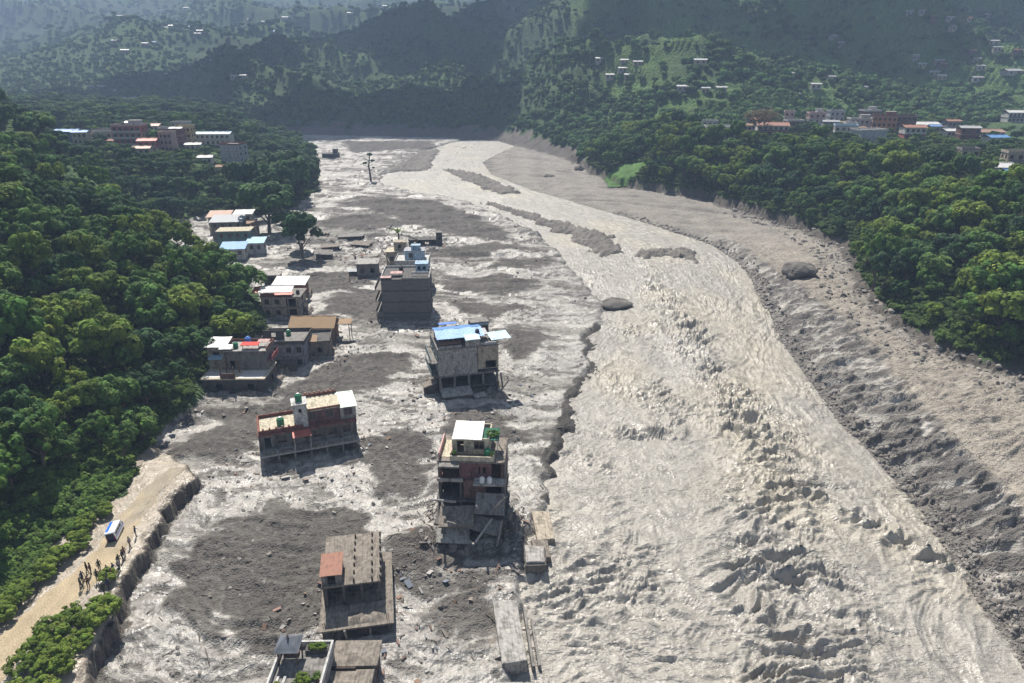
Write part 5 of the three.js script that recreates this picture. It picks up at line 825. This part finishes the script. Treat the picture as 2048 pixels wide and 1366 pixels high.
const leafOf = (c) => { const n = fbm(c.x * 0.03 + 4, c.d * 0.03, 2) + (c.pick - 0.5) * 0.9 + (c.zone === 1 ? 0.12 : 0); return c.zone === 3 ? (n > 0.3 ? 0 : n > -0.1 ? 1 : 3) : n > 0.42 ? 5 : n > 0.2 ? 2 : n > 0 ? 4 : n > -0.2 ? 0 : n > -0.38 ? 1 : 3; };
const SINGLE = 300;
const TONES = ['mid green', 'deep green', 'olive green', 'dark green', 'fresh green', 'yellow green'];
function describe(c) {                                                          // tone, size and what stands nearest
  const size = c.R > 4 ? 'large' : c.R > 3.1 ? 'medium' : 'small', tone = TONES[leafOf(c)], up = c.zone === 0 ? along(FOOT_LEFT, c.d) - c.x : c.x - along(FOOT_RIGHT, c.d), step = up < 14 ? 'lowest' : up < 34 ? 'low' : up < 60 ? 'midway' : 'high';
  if (c.zone === 0) return `${size} ${tone} tree ${step} on the left forest slope ${c.d < 82 ? 'above the people' : c.d < 105 ? 'above the minibus' : c.d < 128 ? 'before the terrace house' : c.d < 152 ? 'by the grey lilac house' : c.d < 178 ? 'by the red roofed house' : 'on the spur crest'}`;
  if (c.zone === 1) return `${size} ${tone} tree ${step} on the right slope ${c.d < 165 ? 'by the right picture edge' : c.d < 200 ? 'near the leaning bank tree' : c.d < 240 ? 'beyond the leaning bank tree' : c.d < 300 ? 'below the tower house' : 'below the town'}`;
  return `${size} ${tone} tree on the ${c.zone === 3 ? 'wooded bluff before the left bank village' : 'terrace around the right bank town'}`;
}
candidates.slice(0, SINGLE).forEach((c) => { const [n, l, g] = ZONES[c.zone]; tree(n, describe(c), g, c.x, c.d, c.y - 0.2, c.R, c.tall, c.v, leafOf(c), c.turn); });
{
  const g = new THREE.Group(); g.name = 'background_forest'; g.userData = { kind: 'stuff', label: 'further trees of the forests on both banks, one leafy mass', category: 'forest' }; scene.add(g);
  const rest = candidates.slice(SINGLE), LM = leafMat(1, 1, 1), cols = GREENS;
  for (let v = 0; v < 5; v++) { const mine = rest.filter((c) => c.v === v); if (!mine.length) continue; g.add(stuff('crown_mass', crowns[v], LM, mine.map((c) => ({ x: c.x, y: c.y - 0.2 + 1.25 * c.tall / 1.9, d: c.d, ry: c.turn, sx: c.R, sy: c.tall / 1.9, sz: c.R, c: cols[leafOf(c)] })))); }
  g.add(stuff('trunk_mass', trunks[0], M.bark, rest.map((c) => ({ x: c.x, y: c.y - 0.2, d: c.d, ry: c.turn, sx: c.R, sy: c.tall / 1.9, sz: c.R }))));

}
const bushGeo = [leafCloud(31, { lobes: 5, leaves: 34, leaf: 0.2, spread: 0.55, squash: 0.5, lobeSize: [0.34, 0.5] }), leafCloud(32, { lobes: 4, leaves: 40, leaf: 0.22, spread: 0.5, squash: 0.6, lobeSize: [0.36, 0.55] })];
{ // undergrowth beneath and between the trees
  const r = rng(733), list = [];
  const put = (x, d, s, bright) => { if (blocked(x, d, -1)) return; const g = ground(x, d); if (g.kind !== 2 && !(bright && g.kind !== 0)) return; if (!inView(x, g.h + 1, d, 0.2)) return; const b = (bright ? 1.5 : 1) * (0.7 + 0.6 * r()); list.push({ x, y: g.h + s * 0.25, d, s, sy: s * (0.7 + 0.4 * r()), ry: r() * 6.28, c: [0.065 * b, 0.115 * b, 0.022 * b] }); };
  for (let i = 0; i < 17000; i++) { const d = 48 + Math.pow(r(), 1.3) * 210, x = along(FOOT_LEFT, d) - Math.pow(r(), 1.4) * 120; if (d < spurEnd(x) + 8) put(x, d, lerp(0.6, 1.6, r()), along(FOOT_LEFT, d) - x < 9 && d < 100); }
  for (let i = 0; i < 16000; i++) { const d = 105 + Math.pow(r(), 1.2) * 350, x = along(FOOT_RIGHT, d) + 0.8 + Math.pow(r(), 1.6) * 190; put(x, d, lerp(0.8, 2.0, r()), false); }
  for (let i = 0; i < 9000; i++) { const d = 285 + r() * 350, x = along(FOOT_LEFT, d) - Math.pow(r(), 1.3) * 240; put(x, d, lerp(1, 2.4, r()), false); }
  const m = stuff('undergrowth', bushGeo[0], leafMat(1, 1, 1), list, 'low shrubs and creepers between the trees', 'undergrowth'); scene.add(m);

}
{ // shrubs along both sides of the road
  const r = rng(811); let n = 0;
  const spots = [];
  for (let d = 46; d < 71; d += 1.9) for (let k = 0; k < 3; k++) spots.push([along(ROAD, d) + 4.1 + k * 1.9 + (r() - 0.5), d + (r() - 0.5) * 1.4, lerp(1.0, 1.9, r()), `${d < 50 ? 'rounded' : d < 54 ? 'dense' : d < 58 ? 'broad' : d < 62 ? 'spreading' : 'last'} green shrub ${['next to the tracks', 'in mid verge', 'over the broken bank'][k]} on the river side verge`, 'shrubs on the river side verge', smooth(76, 64, d)]);
  for (let d = 48; d < 86; d += 1.2) spots.push([along(ROAD, d) - 3.4 - r() * 2.6, d, lerp(0.9, 1.7, r()), `yellow green shrub on the hill side verge ${d < 58 ? 'at the lower left picture edge' : d < 65 ? 'before the people' : d < 74 ? 'beside the people' : 'beside the minibus'}`, 'shrubs on the hill side verge', 1]);
  for (const [x, d, s, label, group, keep] of spots) {
    if (x > along(CLIFF, d) - 0.6 || keep < r()) continue; const y = heightAt(x, d); if (!inView(x, y, d, 0.05)) continue;
    const o = thing('roadside_shrub', label, 'shrub', [x, y, -d], r() * 6, group), c = part(o, 'foliage', crowns[n % 5], n % 3 ? M.leaf[5] : M.leaf[2]); c.scale.set(s, s * 0.85, s); c.position.y = s * 0.55; const st = part(o, 'stem', trunks[n % 3], M.bark); st.scale.setScalar(s * 0.6); n++;
  }
}
{ // woods and orchards on the far hills
  const r = rng(919), list = [];
  for (let i = 0; i < 60000; i++) {
    const d = 440 * Math.pow(6.5, Math.pow(r(), 1.35)), x = (r() * 2 - 1) * 0.78 * d; if (d < hillFoot(x) - 4) continue;
    const g = ground(x, d); if (g.kind !== 2) continue; const dens = fbm(x * 0.006, d * 0.006, 3) + 0.22 - g.field * 0.55; if (r() > clamp(0.5 + dens * 1.5, 0.12, 1)) continue; if (!inView(x, g.h, d, 0.15)) continue;
    const s = lerp(1.5, 4.0, r() ** 1.5) * (d > 1300 ? 1.6 : 1), b = 0.7 + 0.6 * r(); list.push({ x, y: g.h + s * 0.6, d, s, sy: s * lerp(0.8, 1.4, r()), ry: r() * 6, c: [0.072 * b, 0.140 * b, 0.036 * b] });
  }
  const geo = leafCloud(41, { lobes: 5, leaves: 16, leaf: 0.36, spread: 0.5, squash: 0.7, lobeSize: [0.36, 0.55] });
  scene.add(stuff('hill_woods', geo, leafMat(1, 1, 1), list, 'woods covering the far hills', 'woods'));
}

// ---------------------------------------------------------------- rocks, rubble, drifted wood, broken river wall
function rockGeo(seed, flat = 0.7, detail = 2) { const g = new THREE.IcosahedronGeometry(1, detail), p = g.attributes.position; for (let i = 0; i < p.count; i++) { const x = p.getX(i), y = p.getY(i), z = p.getZ(i), k = 1 + 0.32 * noise(x * 1.3 + seed, y * 1.3 + z * 1.7) + 0.14 * noise(x * 3 + seed, z * 3 + y * 2); p.setXYZ(i, x * k, y * k * flat, z * k); } g.computeVertexNormals(); return g; }
M.rock = plaster(0.17, 0.155, 0.135); M.rockLight = plaster(0.30, 0.27, 0.235);
const boulder = (label, x, d, y, sx, sy, sz, turn, seed, mat = M.rock) => { const o = thing('boulder', label, 'boulder', [x, y, -d], turn); const b = part(o, 'rock', rockGeo(seed, 0.8, 4), mat); b.scale.set(sx, sy, sz); return o; };
boulder('large dark mud caked boulder in the middle of the upper torrent', 29.5, 188, 0.3, 4.6, 1.9, 3.6, 0.2, 5); boulder('big dark rock mound on the right bank with muddy ground behind it', 88, 207, heightAt(88, 207) + 1.2, 5.4, 3.0, 4.4, -0.1, 8);
boulder('square dark rock at the edge of the far pale water strip', 41.5, 441, 1.6, 3.2, 2.6, 2.6, 0.4, 11); boulder('long dark rock near the far water strip', 22, 416, 1.2, 2.4, 1.6, 4.2, 0.7, 13);
{
  const r = rng(1201), rocks = [], wood = [];
  for (let i = 0; i < 26000 && rocks.length < 4600; i++) { const d = 48 * Math.pow(6.6, r()), zone = r(); let x; if (zone < 0.42) { const a = along(RIVER_RIGHT, d); x = a + 0.3 + Math.pow(r(), 2.0) * 4; } else if (zone < 0.66) { x = along(FOOT_RIGHT, d) - Math.pow(r(), 1.5) * 13; if (x < along(BAR_CREST, d)) continue; } else { x = lerp(-62, along(RIVER_LEFT, d), r()); if (noise(x * 0.09 + 31, d * 0.06) < 0.14) continue; } if (blocked(x, d, -3)) continue; const g = ground(x, d); if (g.kind === 2) continue; if (zone >= 0.66 && d < 100 && x < along(CLIFF, d)) continue; const s = (zone < 0.42 ? lerp(0.10, 0.30, r() ** 2) : zone < 0.66 ? lerp(0.1, 0.5, r() ** 3) : lerp(0.07, 0.30, r() ** 3)) * (1 + d * 0.003), b = 0.6 + r() * 0.8; if (!inView(x, g.h, d, 0.15)) continue; rocks.push({ x, y: g.h + s * 0.2, d, sx: s * (0.7 + 0.7 * r()), sy: s * (0.5 + 0.5 * r()), sz: s * (0.7 + 0.7 * r()), ry: r() * 6, rx: r(), c: [0.21 * b, 0.19 * b, 0.165 * b] }); }
  const rm = new THREE.MeshStandardMaterial({ roughness: 0.85 }); scene.add(stuff('rubble', rockGeo(3, 0.8, 1), rm, rocks, 'scattered stones along the river edges and over the mud', 'rubble'));
  for (let i = 0; i < 1500; i++) { const pick = r(), near = pick < 0.35, d = near ? 78 + r() * 12 : pick < 0.7 ? 205 + r() * 60 : 60 + r() * 130, x = near ? -13 + r() * 15 : pick < 0.7 ? -78 + r() * 55 : lerp(-45, 10, r()); if (x > along(RIVER_LEFT, d) - 1) continue; const g = ground(x, d); if (g.kind === 2) continue; const L = lerp(0.25, 1.3, r() ** 2) * (d > 200 ? 2 : 1), b = 0.5 + r(); wood.push({ x, y: g.h + 0.06, d, sx: 0.04 + 0.06 * r(), sy: 0.04 + 0.04 * r(), sz: L, ry: (near ? 0 : 1.4) + (r() - 0.5) * 2.4, rx: (r() - 0.5) * 0.3, c: [0.12 * b, 0.10 * b, 0.085 * b] }); }
  scene.add(stuff('driftwood', new THREE.CylinderGeometry(0.7, 1, 2, 5).rotateX(Math.PI / 2), new THREE.MeshStandardMaterial({ roughness: 0.9 }), wood, 'drifted branches and broken timber on the mud', 'driftwood'));
}
{ // torn sheets, planks and bricks strewn round the flooded houses
  const r = rng(2201), list = [], tones = [[0.34, 0.33, 0.31], [0.20, 0.13, 0.09], [0.12, 0.11, 0.10], [0.15, 0.17, 0.20], [0.19, 0.12, 0.095], [0.36, 0.34, 0.31], [0.16, 0.14, 0.12]];
  for (const [hx, hd, R, n] of [[-6, 80, 9, 130], [-34, 103, 11, 90], [-8.6, 127, 11, 120], [-18.5, 64, 9, 90], [-27, 170, 10, 80], [-47, 148, 9, 110], [-56, 128, 9, 70], [-31, 247, 9, 70], [-60, 245, 16, 170], [-96, 250, 14, 130], [-44, 209, 8, 50]]) for (let k = 0; k < n; k++) { const a = r() * 6.28, q = R * (0.55 + 0.75 * r()), x = hx + Math.cos(a) * q, d = hd + Math.sin(a) * q * 0.9; if (x > along(RIVER_LEFT, d) - 1.5) continue; const g = ground(x, d); if (g.kind === 2) continue; const s = lerp(0.25, 1.0, r() ** 2) * (d > 190 ? 1.6 : 1), f = 0.6 + 0.6 * r(), c = tones[Math.floor(r() ** 1.3 * 7)]; list.push({ x, y: g.h + 0.08 + s * 0.1, d, sx: s * (0.5 + r()), sy: 0.05 + 0.1 * r(), sz: s * (0.25 + 0.6 * r()), ry: r() * 6, rx: (r() - 0.5) * 0.9, rz: (r() - 0.5) * 0.7, c: c.map((v) => v * f) }); }
  scene.add(stuff('debris', B(1, 1, 1), new THREE.MeshStandardMaterial({ roughness: 0.85 }), list, 'torn sheets, planks and broken masonry strewn round the flooded houses', 'debris'));
}
{ // fallen river wall pieces beside the torrent
  const a = thing('river_wall', 'broad pale concrete slab of the broken river wall by the torrent', 'river wall', [-0.3, -0.2, -64.4], 0.1); const rb = (w, h, d, x, y, z, rx = 0, rz = 0) => { const s = new THREE.Shape(), q = Math.min(w, d) * 0.12; s.moveTo(-w / 2 + q, -d / 2); s.lineTo(w / 2, -d / 2 + q * 0.4); s.lineTo(w / 2 - q * 0.5, d / 2 - q); s.lineTo(-w / 2, d / 2); s.closePath(); const g = new THREE.ExtrudeGeometry(s, { depth: h, bevelEnabled: true, bevelSize: 0.12, bevelThickness: 0.12, bevelSegments: 2 }); g.rotateX(-Math.PI / 2); g.rotateX(rx); g.rotateZ(rz); g.translate(x, y, z); return g; };
  part(a, 'slab', rb(3.0, 2.2, 9.6, 0, 0, 0, 0.02, 0.03), M.concreteLight); part(a, 'rail_wall', B(0.3, 1.5, 9.2, 2.25, 0, 0.4), M.concrete); part(a, 'rail_wall', B(0.3, 1.1, 7.2, 3.0, 0, 1.0), M.concrete); part(a, 'footing', rb(2.2, 1.0, 4.4, -1.4, -0.1, 2.4, 0.05, -0.1), M.muddy);
  const b = thing('river_wall', 'small tilted block of the broken river wall beside the collapsed house', 'river wall', [4.6, -0.2, -85.4], 0.05); part(b, 'slab', rb(2.6, 1.6, 6.4, 0, 0, 0, 0.05, 0.04), M.beige); part(b, 'footing', rb(2.2, 1.5, 3.6, -0.8, 0, 5.2, 0.06, 0), M.muddy);
  const c = thing('river_wall', 'dark ended wall block nearest below the tilted block', 'river wall', [3.2, -0.3, -78.2], -0.05); part(c, 'slab', rb(3.0, 1.9, 3.8, 0, 0, 0, 0.04, 0.03), M.rock); part(c, 'cap', rb(2.6, 0.2, 3.2, -0.1, 2.05, 0, 0.04, 0.03), M.concreteLight);
  const e = thing('river_wall', 'pale broken slabs at the lower picture edge by the torrent', 'river wall', [0.4, 0, -56.4], 0.1); part(e, 'slab', rb(3.2, 1.1, 2.6, -0.6, 0, 0, 0.06, 0.02), M.concreteLight); part(e, 'slab', rb(1.8, 0.9, 1.6, 2.4, -0.2, 0.3, -0.05, 0.1), M.concrete); part(e, 'slab', rb(1.6, 0.8, 1.2, 1.0, 0, 2.0, 0.1, 0.15), M.concreteLight);
}

// ---------------------------------------------------------------- minibus and the people on the road
{
  const x = -54.6, d = 79.6, o = thing('minibus', 'white minibus with blue roof stripe stopped on the muddy road', 'minibus', [x, heightAt(x, d) + 0.1, -d], 0.22); o.scale.setScalar(0.72); o.rotation.z = 0.13;
  const paint = new THREE.MeshPhysicalMaterial({ color: 0xdfe3e6, roughness: 0.35, clearcoat: 0.6 }), blue = new THREE.MeshPhysicalMaterial({ color: 0x1565c8, roughness: 0.35, clearcoat: 0.6 }), dark = new THREE.MeshStandardMaterial({ color: 0x11161f, roughness: 0.4 }), navy = new THREE.MeshStandardMaterial({ color: 0x0a1c4a, roughness: 0.45 }), tyre = new THREE.MeshStandardMaterial({ color: 0x0c0c0c, roughness: 0.9 }), rimM = new THREE.MeshStandardMaterial({ color: 0x8a8d90, roughness: 0.4, metalness: 0.6 });
  const s = new THREE.Shape(); s.moveTo(-2.35, 0.4); s.lineTo(2.2, 0.4); s.quadraticCurveTo(2.45, 0.45, 2.42, 0.95); s.lineTo(1.75, 1.95); s.quadraticCurveTo(1.65, 2.1, 1.4, 2.12); s.lineTo(-2.15, 2.15); s.quadraticCurveTo(-2.38, 2.13, -2.38, 1.9); s.closePath();
  const body = part(o, 'body', new THREE.ExtrudeGeometry(s, { depth: 1.66, bevelEnabled: true, bevelSize: 0.07, bevelThickness: 0.07, bevelSegments: 3 }).translate(0, 0, -0.83).rotateY(Math.PI / 2), paint);
  part(o, 'roof_stripe', B(0.5, 0.03, 3.3, -0.55, 2.225, 0.3), blue); part(o, 'rear_panel', B(1.5, 0.9, 0.04, 0, 0.5, 2.47), navy); for (const sx of [-0.905, 0.905]) { for (const z of [1.6, 0.5, -0.6]) part(o, 'side_window', B(0.02, 0.55, 0.95, sx, 1.3, z), dark); part(o, 'side_stripe', B(0.02, 0.24, 4.2, sx, 0.85, 0.1), blue); }
  part(o, 'rear_window', B(1.4, 0.6, 0.03, 0, 1.4, 2.47), dark); part(o, 'windscreen', B(1.45, 0.9, 0.03, 0, 1.05, -2.2, 0, 0.58), dark); part(o, 'bumper', B(1.7, 0.2, 0.14, 0, 0.35, 2.5), dark); part(o, 'bumper', B(1.7, 0.2, 0.14, 0, 0.35, -2.48), dark);
  for (const sx of [-0.65, 0.65]) { part(o, 'tail_light', B(0.16, 0.4, 0.04, sx * 1.15, 0.75, 2.475), M.cloth); part(o, 'headlight', B(0.3, 0.18, 0.05, sx, 0.8, -2.47), rimM); part(o, 'mirror', B(0.2, 0.22, 0.08, sx * 1.6, 1.3, -1.7), dark); }
  for (const sx of [-0.78, 0.78]) for (const z of [1.5, -1.5]) { const w = part(o, 'wheel', new THREE.TorusGeometry(0.25, 0.1, 10, 20).rotateY(Math.PI / 2), tyre); w.position.set(sx, 0.33, z); part(w, 'rim', new THREE.CylinderGeometry(0.18, 0.18, 0.16, 14).rotateZ(Math.PI / 2), rimM); }
}
function figure(seed, pose, cols) {                                              // one continuous body from tapered bones joined by a smooth minimum
  const st = pose.stride ?? 0.1, lean = pose.lean ?? 0, a1 = pose.armL ?? [-0.27, 0.86, 0.05], a2 = pose.armR ?? [0.27, 0.86, 0.05], e1 = pose.elbL ?? [-0.26, 1.12, -0.02], e2 = pose.elbR ?? [0.26, 1.12, -0.02];
  const J = [ // from, to, radii, colour slot: 0 skin 1 shirt 2 trousers 3 shoes 4 hair
    [[0, 0.95, 0], [0, 1.18, lean * 0.5], 0.135, 0.125, 1], [[0, 1.18, lean * 0.5], [0, 1.38, lean], 0.13, 0.12, 1], [[-0.17, 1.4, lean], [0.17, 1.4, lean], 0.07, 0.07, 1], [[0, 1.4, lean], [0, 1.52, lean + 0.01], 0.055, 0.05, 0], [[0, 1.585, lean + 0.02], [0, 1.665, lean + 0.015], 0.075, 0.09, 0], [[0, 1.60, lean + 0.10], [0, 1.625, lean + 0.095], 0.018, 0.014, 0], [[0, 1.66, lean - 0.02], [0, 1.705, lean - 0.01], 0.092, 0.085, 4],
    [[-0.1, 0.92, 0], [-0.1, 0.5, st * 0.6], 0.095, 0.065, 2], [[-0.1, 0.5, st * 0.6], [-0.1, 0.1, st], 0.062, 0.042, 2], [[-0.1, 0.05, st - 0.03], [-0.1, 0.04, st + 0.15], 0.045, 0.038, 3], [[0.1, 0.92, 0], [0.1, 0.5, -st * 0.4], 0.095, 0.065, 2], [[0.1, 0.5, -st * 0.4], [0.1, 0.1, -st], 0.062, 0.042, 2], [[0.1, 0.05, -st - 0.03], [0.1, 0.04, -st + 0.15], 0.045, 0.038, 3],
    [[-0.2, 1.39, lean], e1, 0.056, 0.045, 1], [e1, a1, 0.042, 0.03, pose.sleeve ? 1 : 0], [a1, [a1[0], a1[1] - 0.08, a1[2] + 0.02], 0.036, 0.034, 0], [[0.2, 1.39, lean], e2, 0.056, 0.045, 1], [e2, a2, 0.042, 0.03, pose.sleeve ? 1 : 0], [a2, [a2[0], a2[1] - 0.08, a2[2] + 0.02], 0.036, 0.034, 0]];
  if (pose.pack) J.push([[0, 1.05, lean - 0.2], [0, 1.32, lean - 0.18], 0.12, 0.11, 5]);
  const cap = (p, [A, C, ra, rb]) => { const bx = C[0] - A[0], by = C[1] - A[1], bz = C[2] - A[2], px = p[0] - A[0], py = p[1] - A[1], pz = p[2] - A[2], t = clamp((px * bx + py * by + pz * bz) / (bx * bx + by * by + bz * bz + 1e-9)); return Math.hypot(px - bx * t, py - by * t, pz - bz * t) - lerp(ra, rb, t); };
  const n = 76, mc = new MarchingCubes(n, new THREE.MeshBasicMaterial(), false, false, 40000), sc = 0.95; mc.isolation = 0;
  for (let k = 0; k < n; k++) for (let j = 0; j < n; j++) for (let i = 0; i < n; i++) { const p = [((i - n / 2) / (n / 2)) * sc, ((j - n / 2) / (n / 2)) * sc + 0.9, ((k - n / 2) / (n / 2)) * sc]; let m = 9; if (Math.abs(p[0]) < 0.6 && Math.abs(p[2]) < 0.6) for (const b of J) { const d = cap(p, b), h = Math.max(0, 0.035 - Math.abs(m - d)) / 0.035; m = Math.min(m, d) - h * h * 0.035 * 0.25; } mc.field[i + j * n + k * n * n] = -m; }
  mc.update();
  const count = mc.count, pos = new Float32Array(count * 3), nor = new Float32Array(mc.normalArray.slice(0, count * 3)), col = new Float32Array(count * 3);
  for (let i = 0; i < count; i++) { const p = [mc.positionArray[i * 3] * sc, mc.positionArray[i * 3 + 1] * sc + 0.9, mc.positionArray[i * 3 + 2] * sc]; pos.set(p, i * 3); let best = 9, c = 0; for (const b of J) { const d = cap(p, b); if (d < best) { best = d; c = b[4]; } } col.set(cols[c] ?? [0.1, 0.1, 0.1], i * 3); }
  const g = new THREE.BufferGeometry(); g.setAttribute('position', new THREE.BufferAttribute(pos, 3)); g.setAttribute('normal', new THREE.BufferAttribute(nor, 3)); g.setAttribute('color', new THREE.BufferAttribute(col, 3));
  const parts = [g];
  for (const [hx, hy, hz] of [a1, a2]) for (let f = 0; f < 5; f++) { const t = f === 4, q = new THREE.CylinderGeometry(0.008, 0.009, t ? 0.05 : 0.07 + 0.008 * (1.5 - Math.abs(f - 1.5)), 5).rotateX(t ? 0.7 : 0.25).translate(hx, hy - (t ? 0.09 : 0.145), hz + (t ? 0.055 : -0.01 + f * 0.02)).toNonIndexed(); q.deleteAttribute('uv'); q.setAttribute('color', new THREE.BufferAttribute(new Float32Array(Array(q.attributes.position.count).fill(cols[0]).flat()), 3)); parts.push(q); }
  return mergeGeometries(parts);
}
{
  const skin = [0.22, 0.12, 0.075], hair = [0.012, 0.01, 0.009], shoe = [0.03, 0.028, 0.025], mat = new THREE.MeshStandardMaterial({ vertexColors: true, roughness: 0.85 });
  const F = [
    figure(1, { stride: 0.16, sleeve: 1 }, [skin, [0.035, 0.045, 0.03], [0.04, 0.045, 0.032], shoe, hair]),
    figure(2, { stride: 0.05, lean: 0.03, sleeve: 1, armR: [0.2, 1.12, 0.28], elbR: [0.28, 1.14, 0.02] }, [skin, [0.03, 0.045, 0.11], [0.03, 0.03, 0.035], shoe, hair]),
    figure(3, { stride: 0.08, lean: 0.06, sleeve: 1, pack: 1 }, [skin, [0.05, 0.055, 0.035], [0.05, 0.048, 0.034], shoe, hair, [0.04, 0.05, 0.03]]),
    figure(4, { stride: 0.2, armL: [-0.28, 0.88, 0.2] }, [skin, [0.30, 0.28, 0.26], [0.035, 0.04, 0.06], shoe, hair]),
    figure(5, { stride: 0.04, armL: [-0.12, 1.16, 0.2], elbL: [-0.27, 1.12, 0.06], armR: [0.12, 1.16, 0.2], elbR: [0.27, 1.12, 0.06], sleeve: 1 }, [skin, [0.16, 0.07, 0.04], [0.05, 0.055, 0.07], shoe, hair]),
  ];
  const who = [
    [-53.3, 68.9, 0, 2.6, 'person in dark olive clothes walking nearest in the small group mid road'], [-52.6, 69.2, 4, 0.4, 'person with folded arms at the right of the small group mid road'], [-52.1, 70.4, 2, 3.4, 'person with a pack at the right rear of the small group mid road'], [-53.8, 70.1, 1, 1.2, 'person raising one arm at the left of the small group mid road'], [-54.2, 71.8, 0, 2.0, 'person in dark clothes behind the small group by the hill side verge'], [-53.6, 71.6, 4, 5.0, 'person with folded arms behind the small group mid road'], [-52.9, 72.3, 2, 0.9, 'person with a pack walking apart behind the small group'],
    [-50.2, 68.3, 0, 1.3, 'person nearest the viewer in the line along the broken road edge'], [-50.1, 69.1, 1, 1.6, 'second person in the line along the broken road edge'], [-50.6, 70.0, 2, 1.2, 'third person, with a pack, in the line along the road edge'], [-50.4, 70.7, 4, 1.8, 'fourth person, arms folded, in the line along the road edge'], [-51.3, 71.3, 0, 0.8, 'person stepping back from the line behind the fourth one'], [-50.7, 71.6, 1, 1.5, 'sixth person, arm raised, in the line along the road edge'], [-50.4, 72.3, 3, 1.4, 'person in a pale grey shirt in the line along the road edge'], [-50.9, 73.3, 2, 1.1, 'person with a pack just behind the pale grey shirt'], [-50.9, 74.2, 0, 1.7, 'dark clothed person beyond the pale grey shirt at the road edge'], [-51.1, 75.0, 4, 1.0, 'person with folded arms near the far end of the line'], [-51.4, 77.0, 3, 1.5, 'pale shirted person second to last at the far end of the line'], [-51.7, 79.2, 1, 1.9, 'last person at the far end of the line along the road edge'], [-58.6, 68.6, 0, 1.2, 'person standing alone among the shrubs on the hill side verge'],
  ];
  for (const [x, d, f, t, label] of who) { const m = new THREE.Mesh(F[f], mat); m.name = numbered('person'); m.position.set(x, heightAt(x, d) + (Math.abs(x - along(ROAD, d)) < 2.6 ? 0.09 : 0), -d); m.rotation.y = t; m.castShadow = m.receiveShadow = true; m.userData = { label, category: 'person', group: 'people on the dirt road' }; scene.add(m); }
}

// ---------------------------------------------------------------- cumulus clouds high above, whose shade lies on the far hills
{
  const white = new THREE.MeshStandardMaterial({ color: 0xffffff, roughness: 1 });
  const cloud = (label, sx, sd, rx, rd, seed) => {                              // sx, sd: where its shade falls
    const H = 760, r = rng(seed), gs = [], o = thing('cloud', label, 'cloud', [sx + H * SUN.x / SUN.y, H, -sd + H * SUN.z / SUN.y]);
    for (let i = 0; i < 17; i++) { const a = r() * 6.28, q = Math.sqrt(r()), s = lerp(0.24, 0.42, r()) * (1.15 - 0.5 * q); const g = new THREE.IcosahedronGeometry(1, 3), p = g.attributes.position; for (let k = 0; k < p.count; k++) { const f = 1 + 0.22 * noise(p.getX(k) * 2 + seed + i, p.getY(k) * 2 + p.getZ(k) * 2); p.setXYZ(k, p.getX(k) * f, Math.max(-0.3, p.getY(k) * f), p.getZ(k) * f); } g.scale(s * rx, s * 160, s * rd); g.translate(Math.cos(a) * q * rx, r() * 30, Math.sin(a) * q * rd); g.computeVertexNormals(); gs.push(g); }
    part(o, 'puffs', gs, white);
  };
  cloud('broad cumulus cloud shading the hills behind the river bend', -40, 900, 420, 300, 3);
  cloud('broad cumulus cloud shading the terraced hillside on the right', 560, 860, 480, 330, 5);
}

renderer.render(scene, camera);
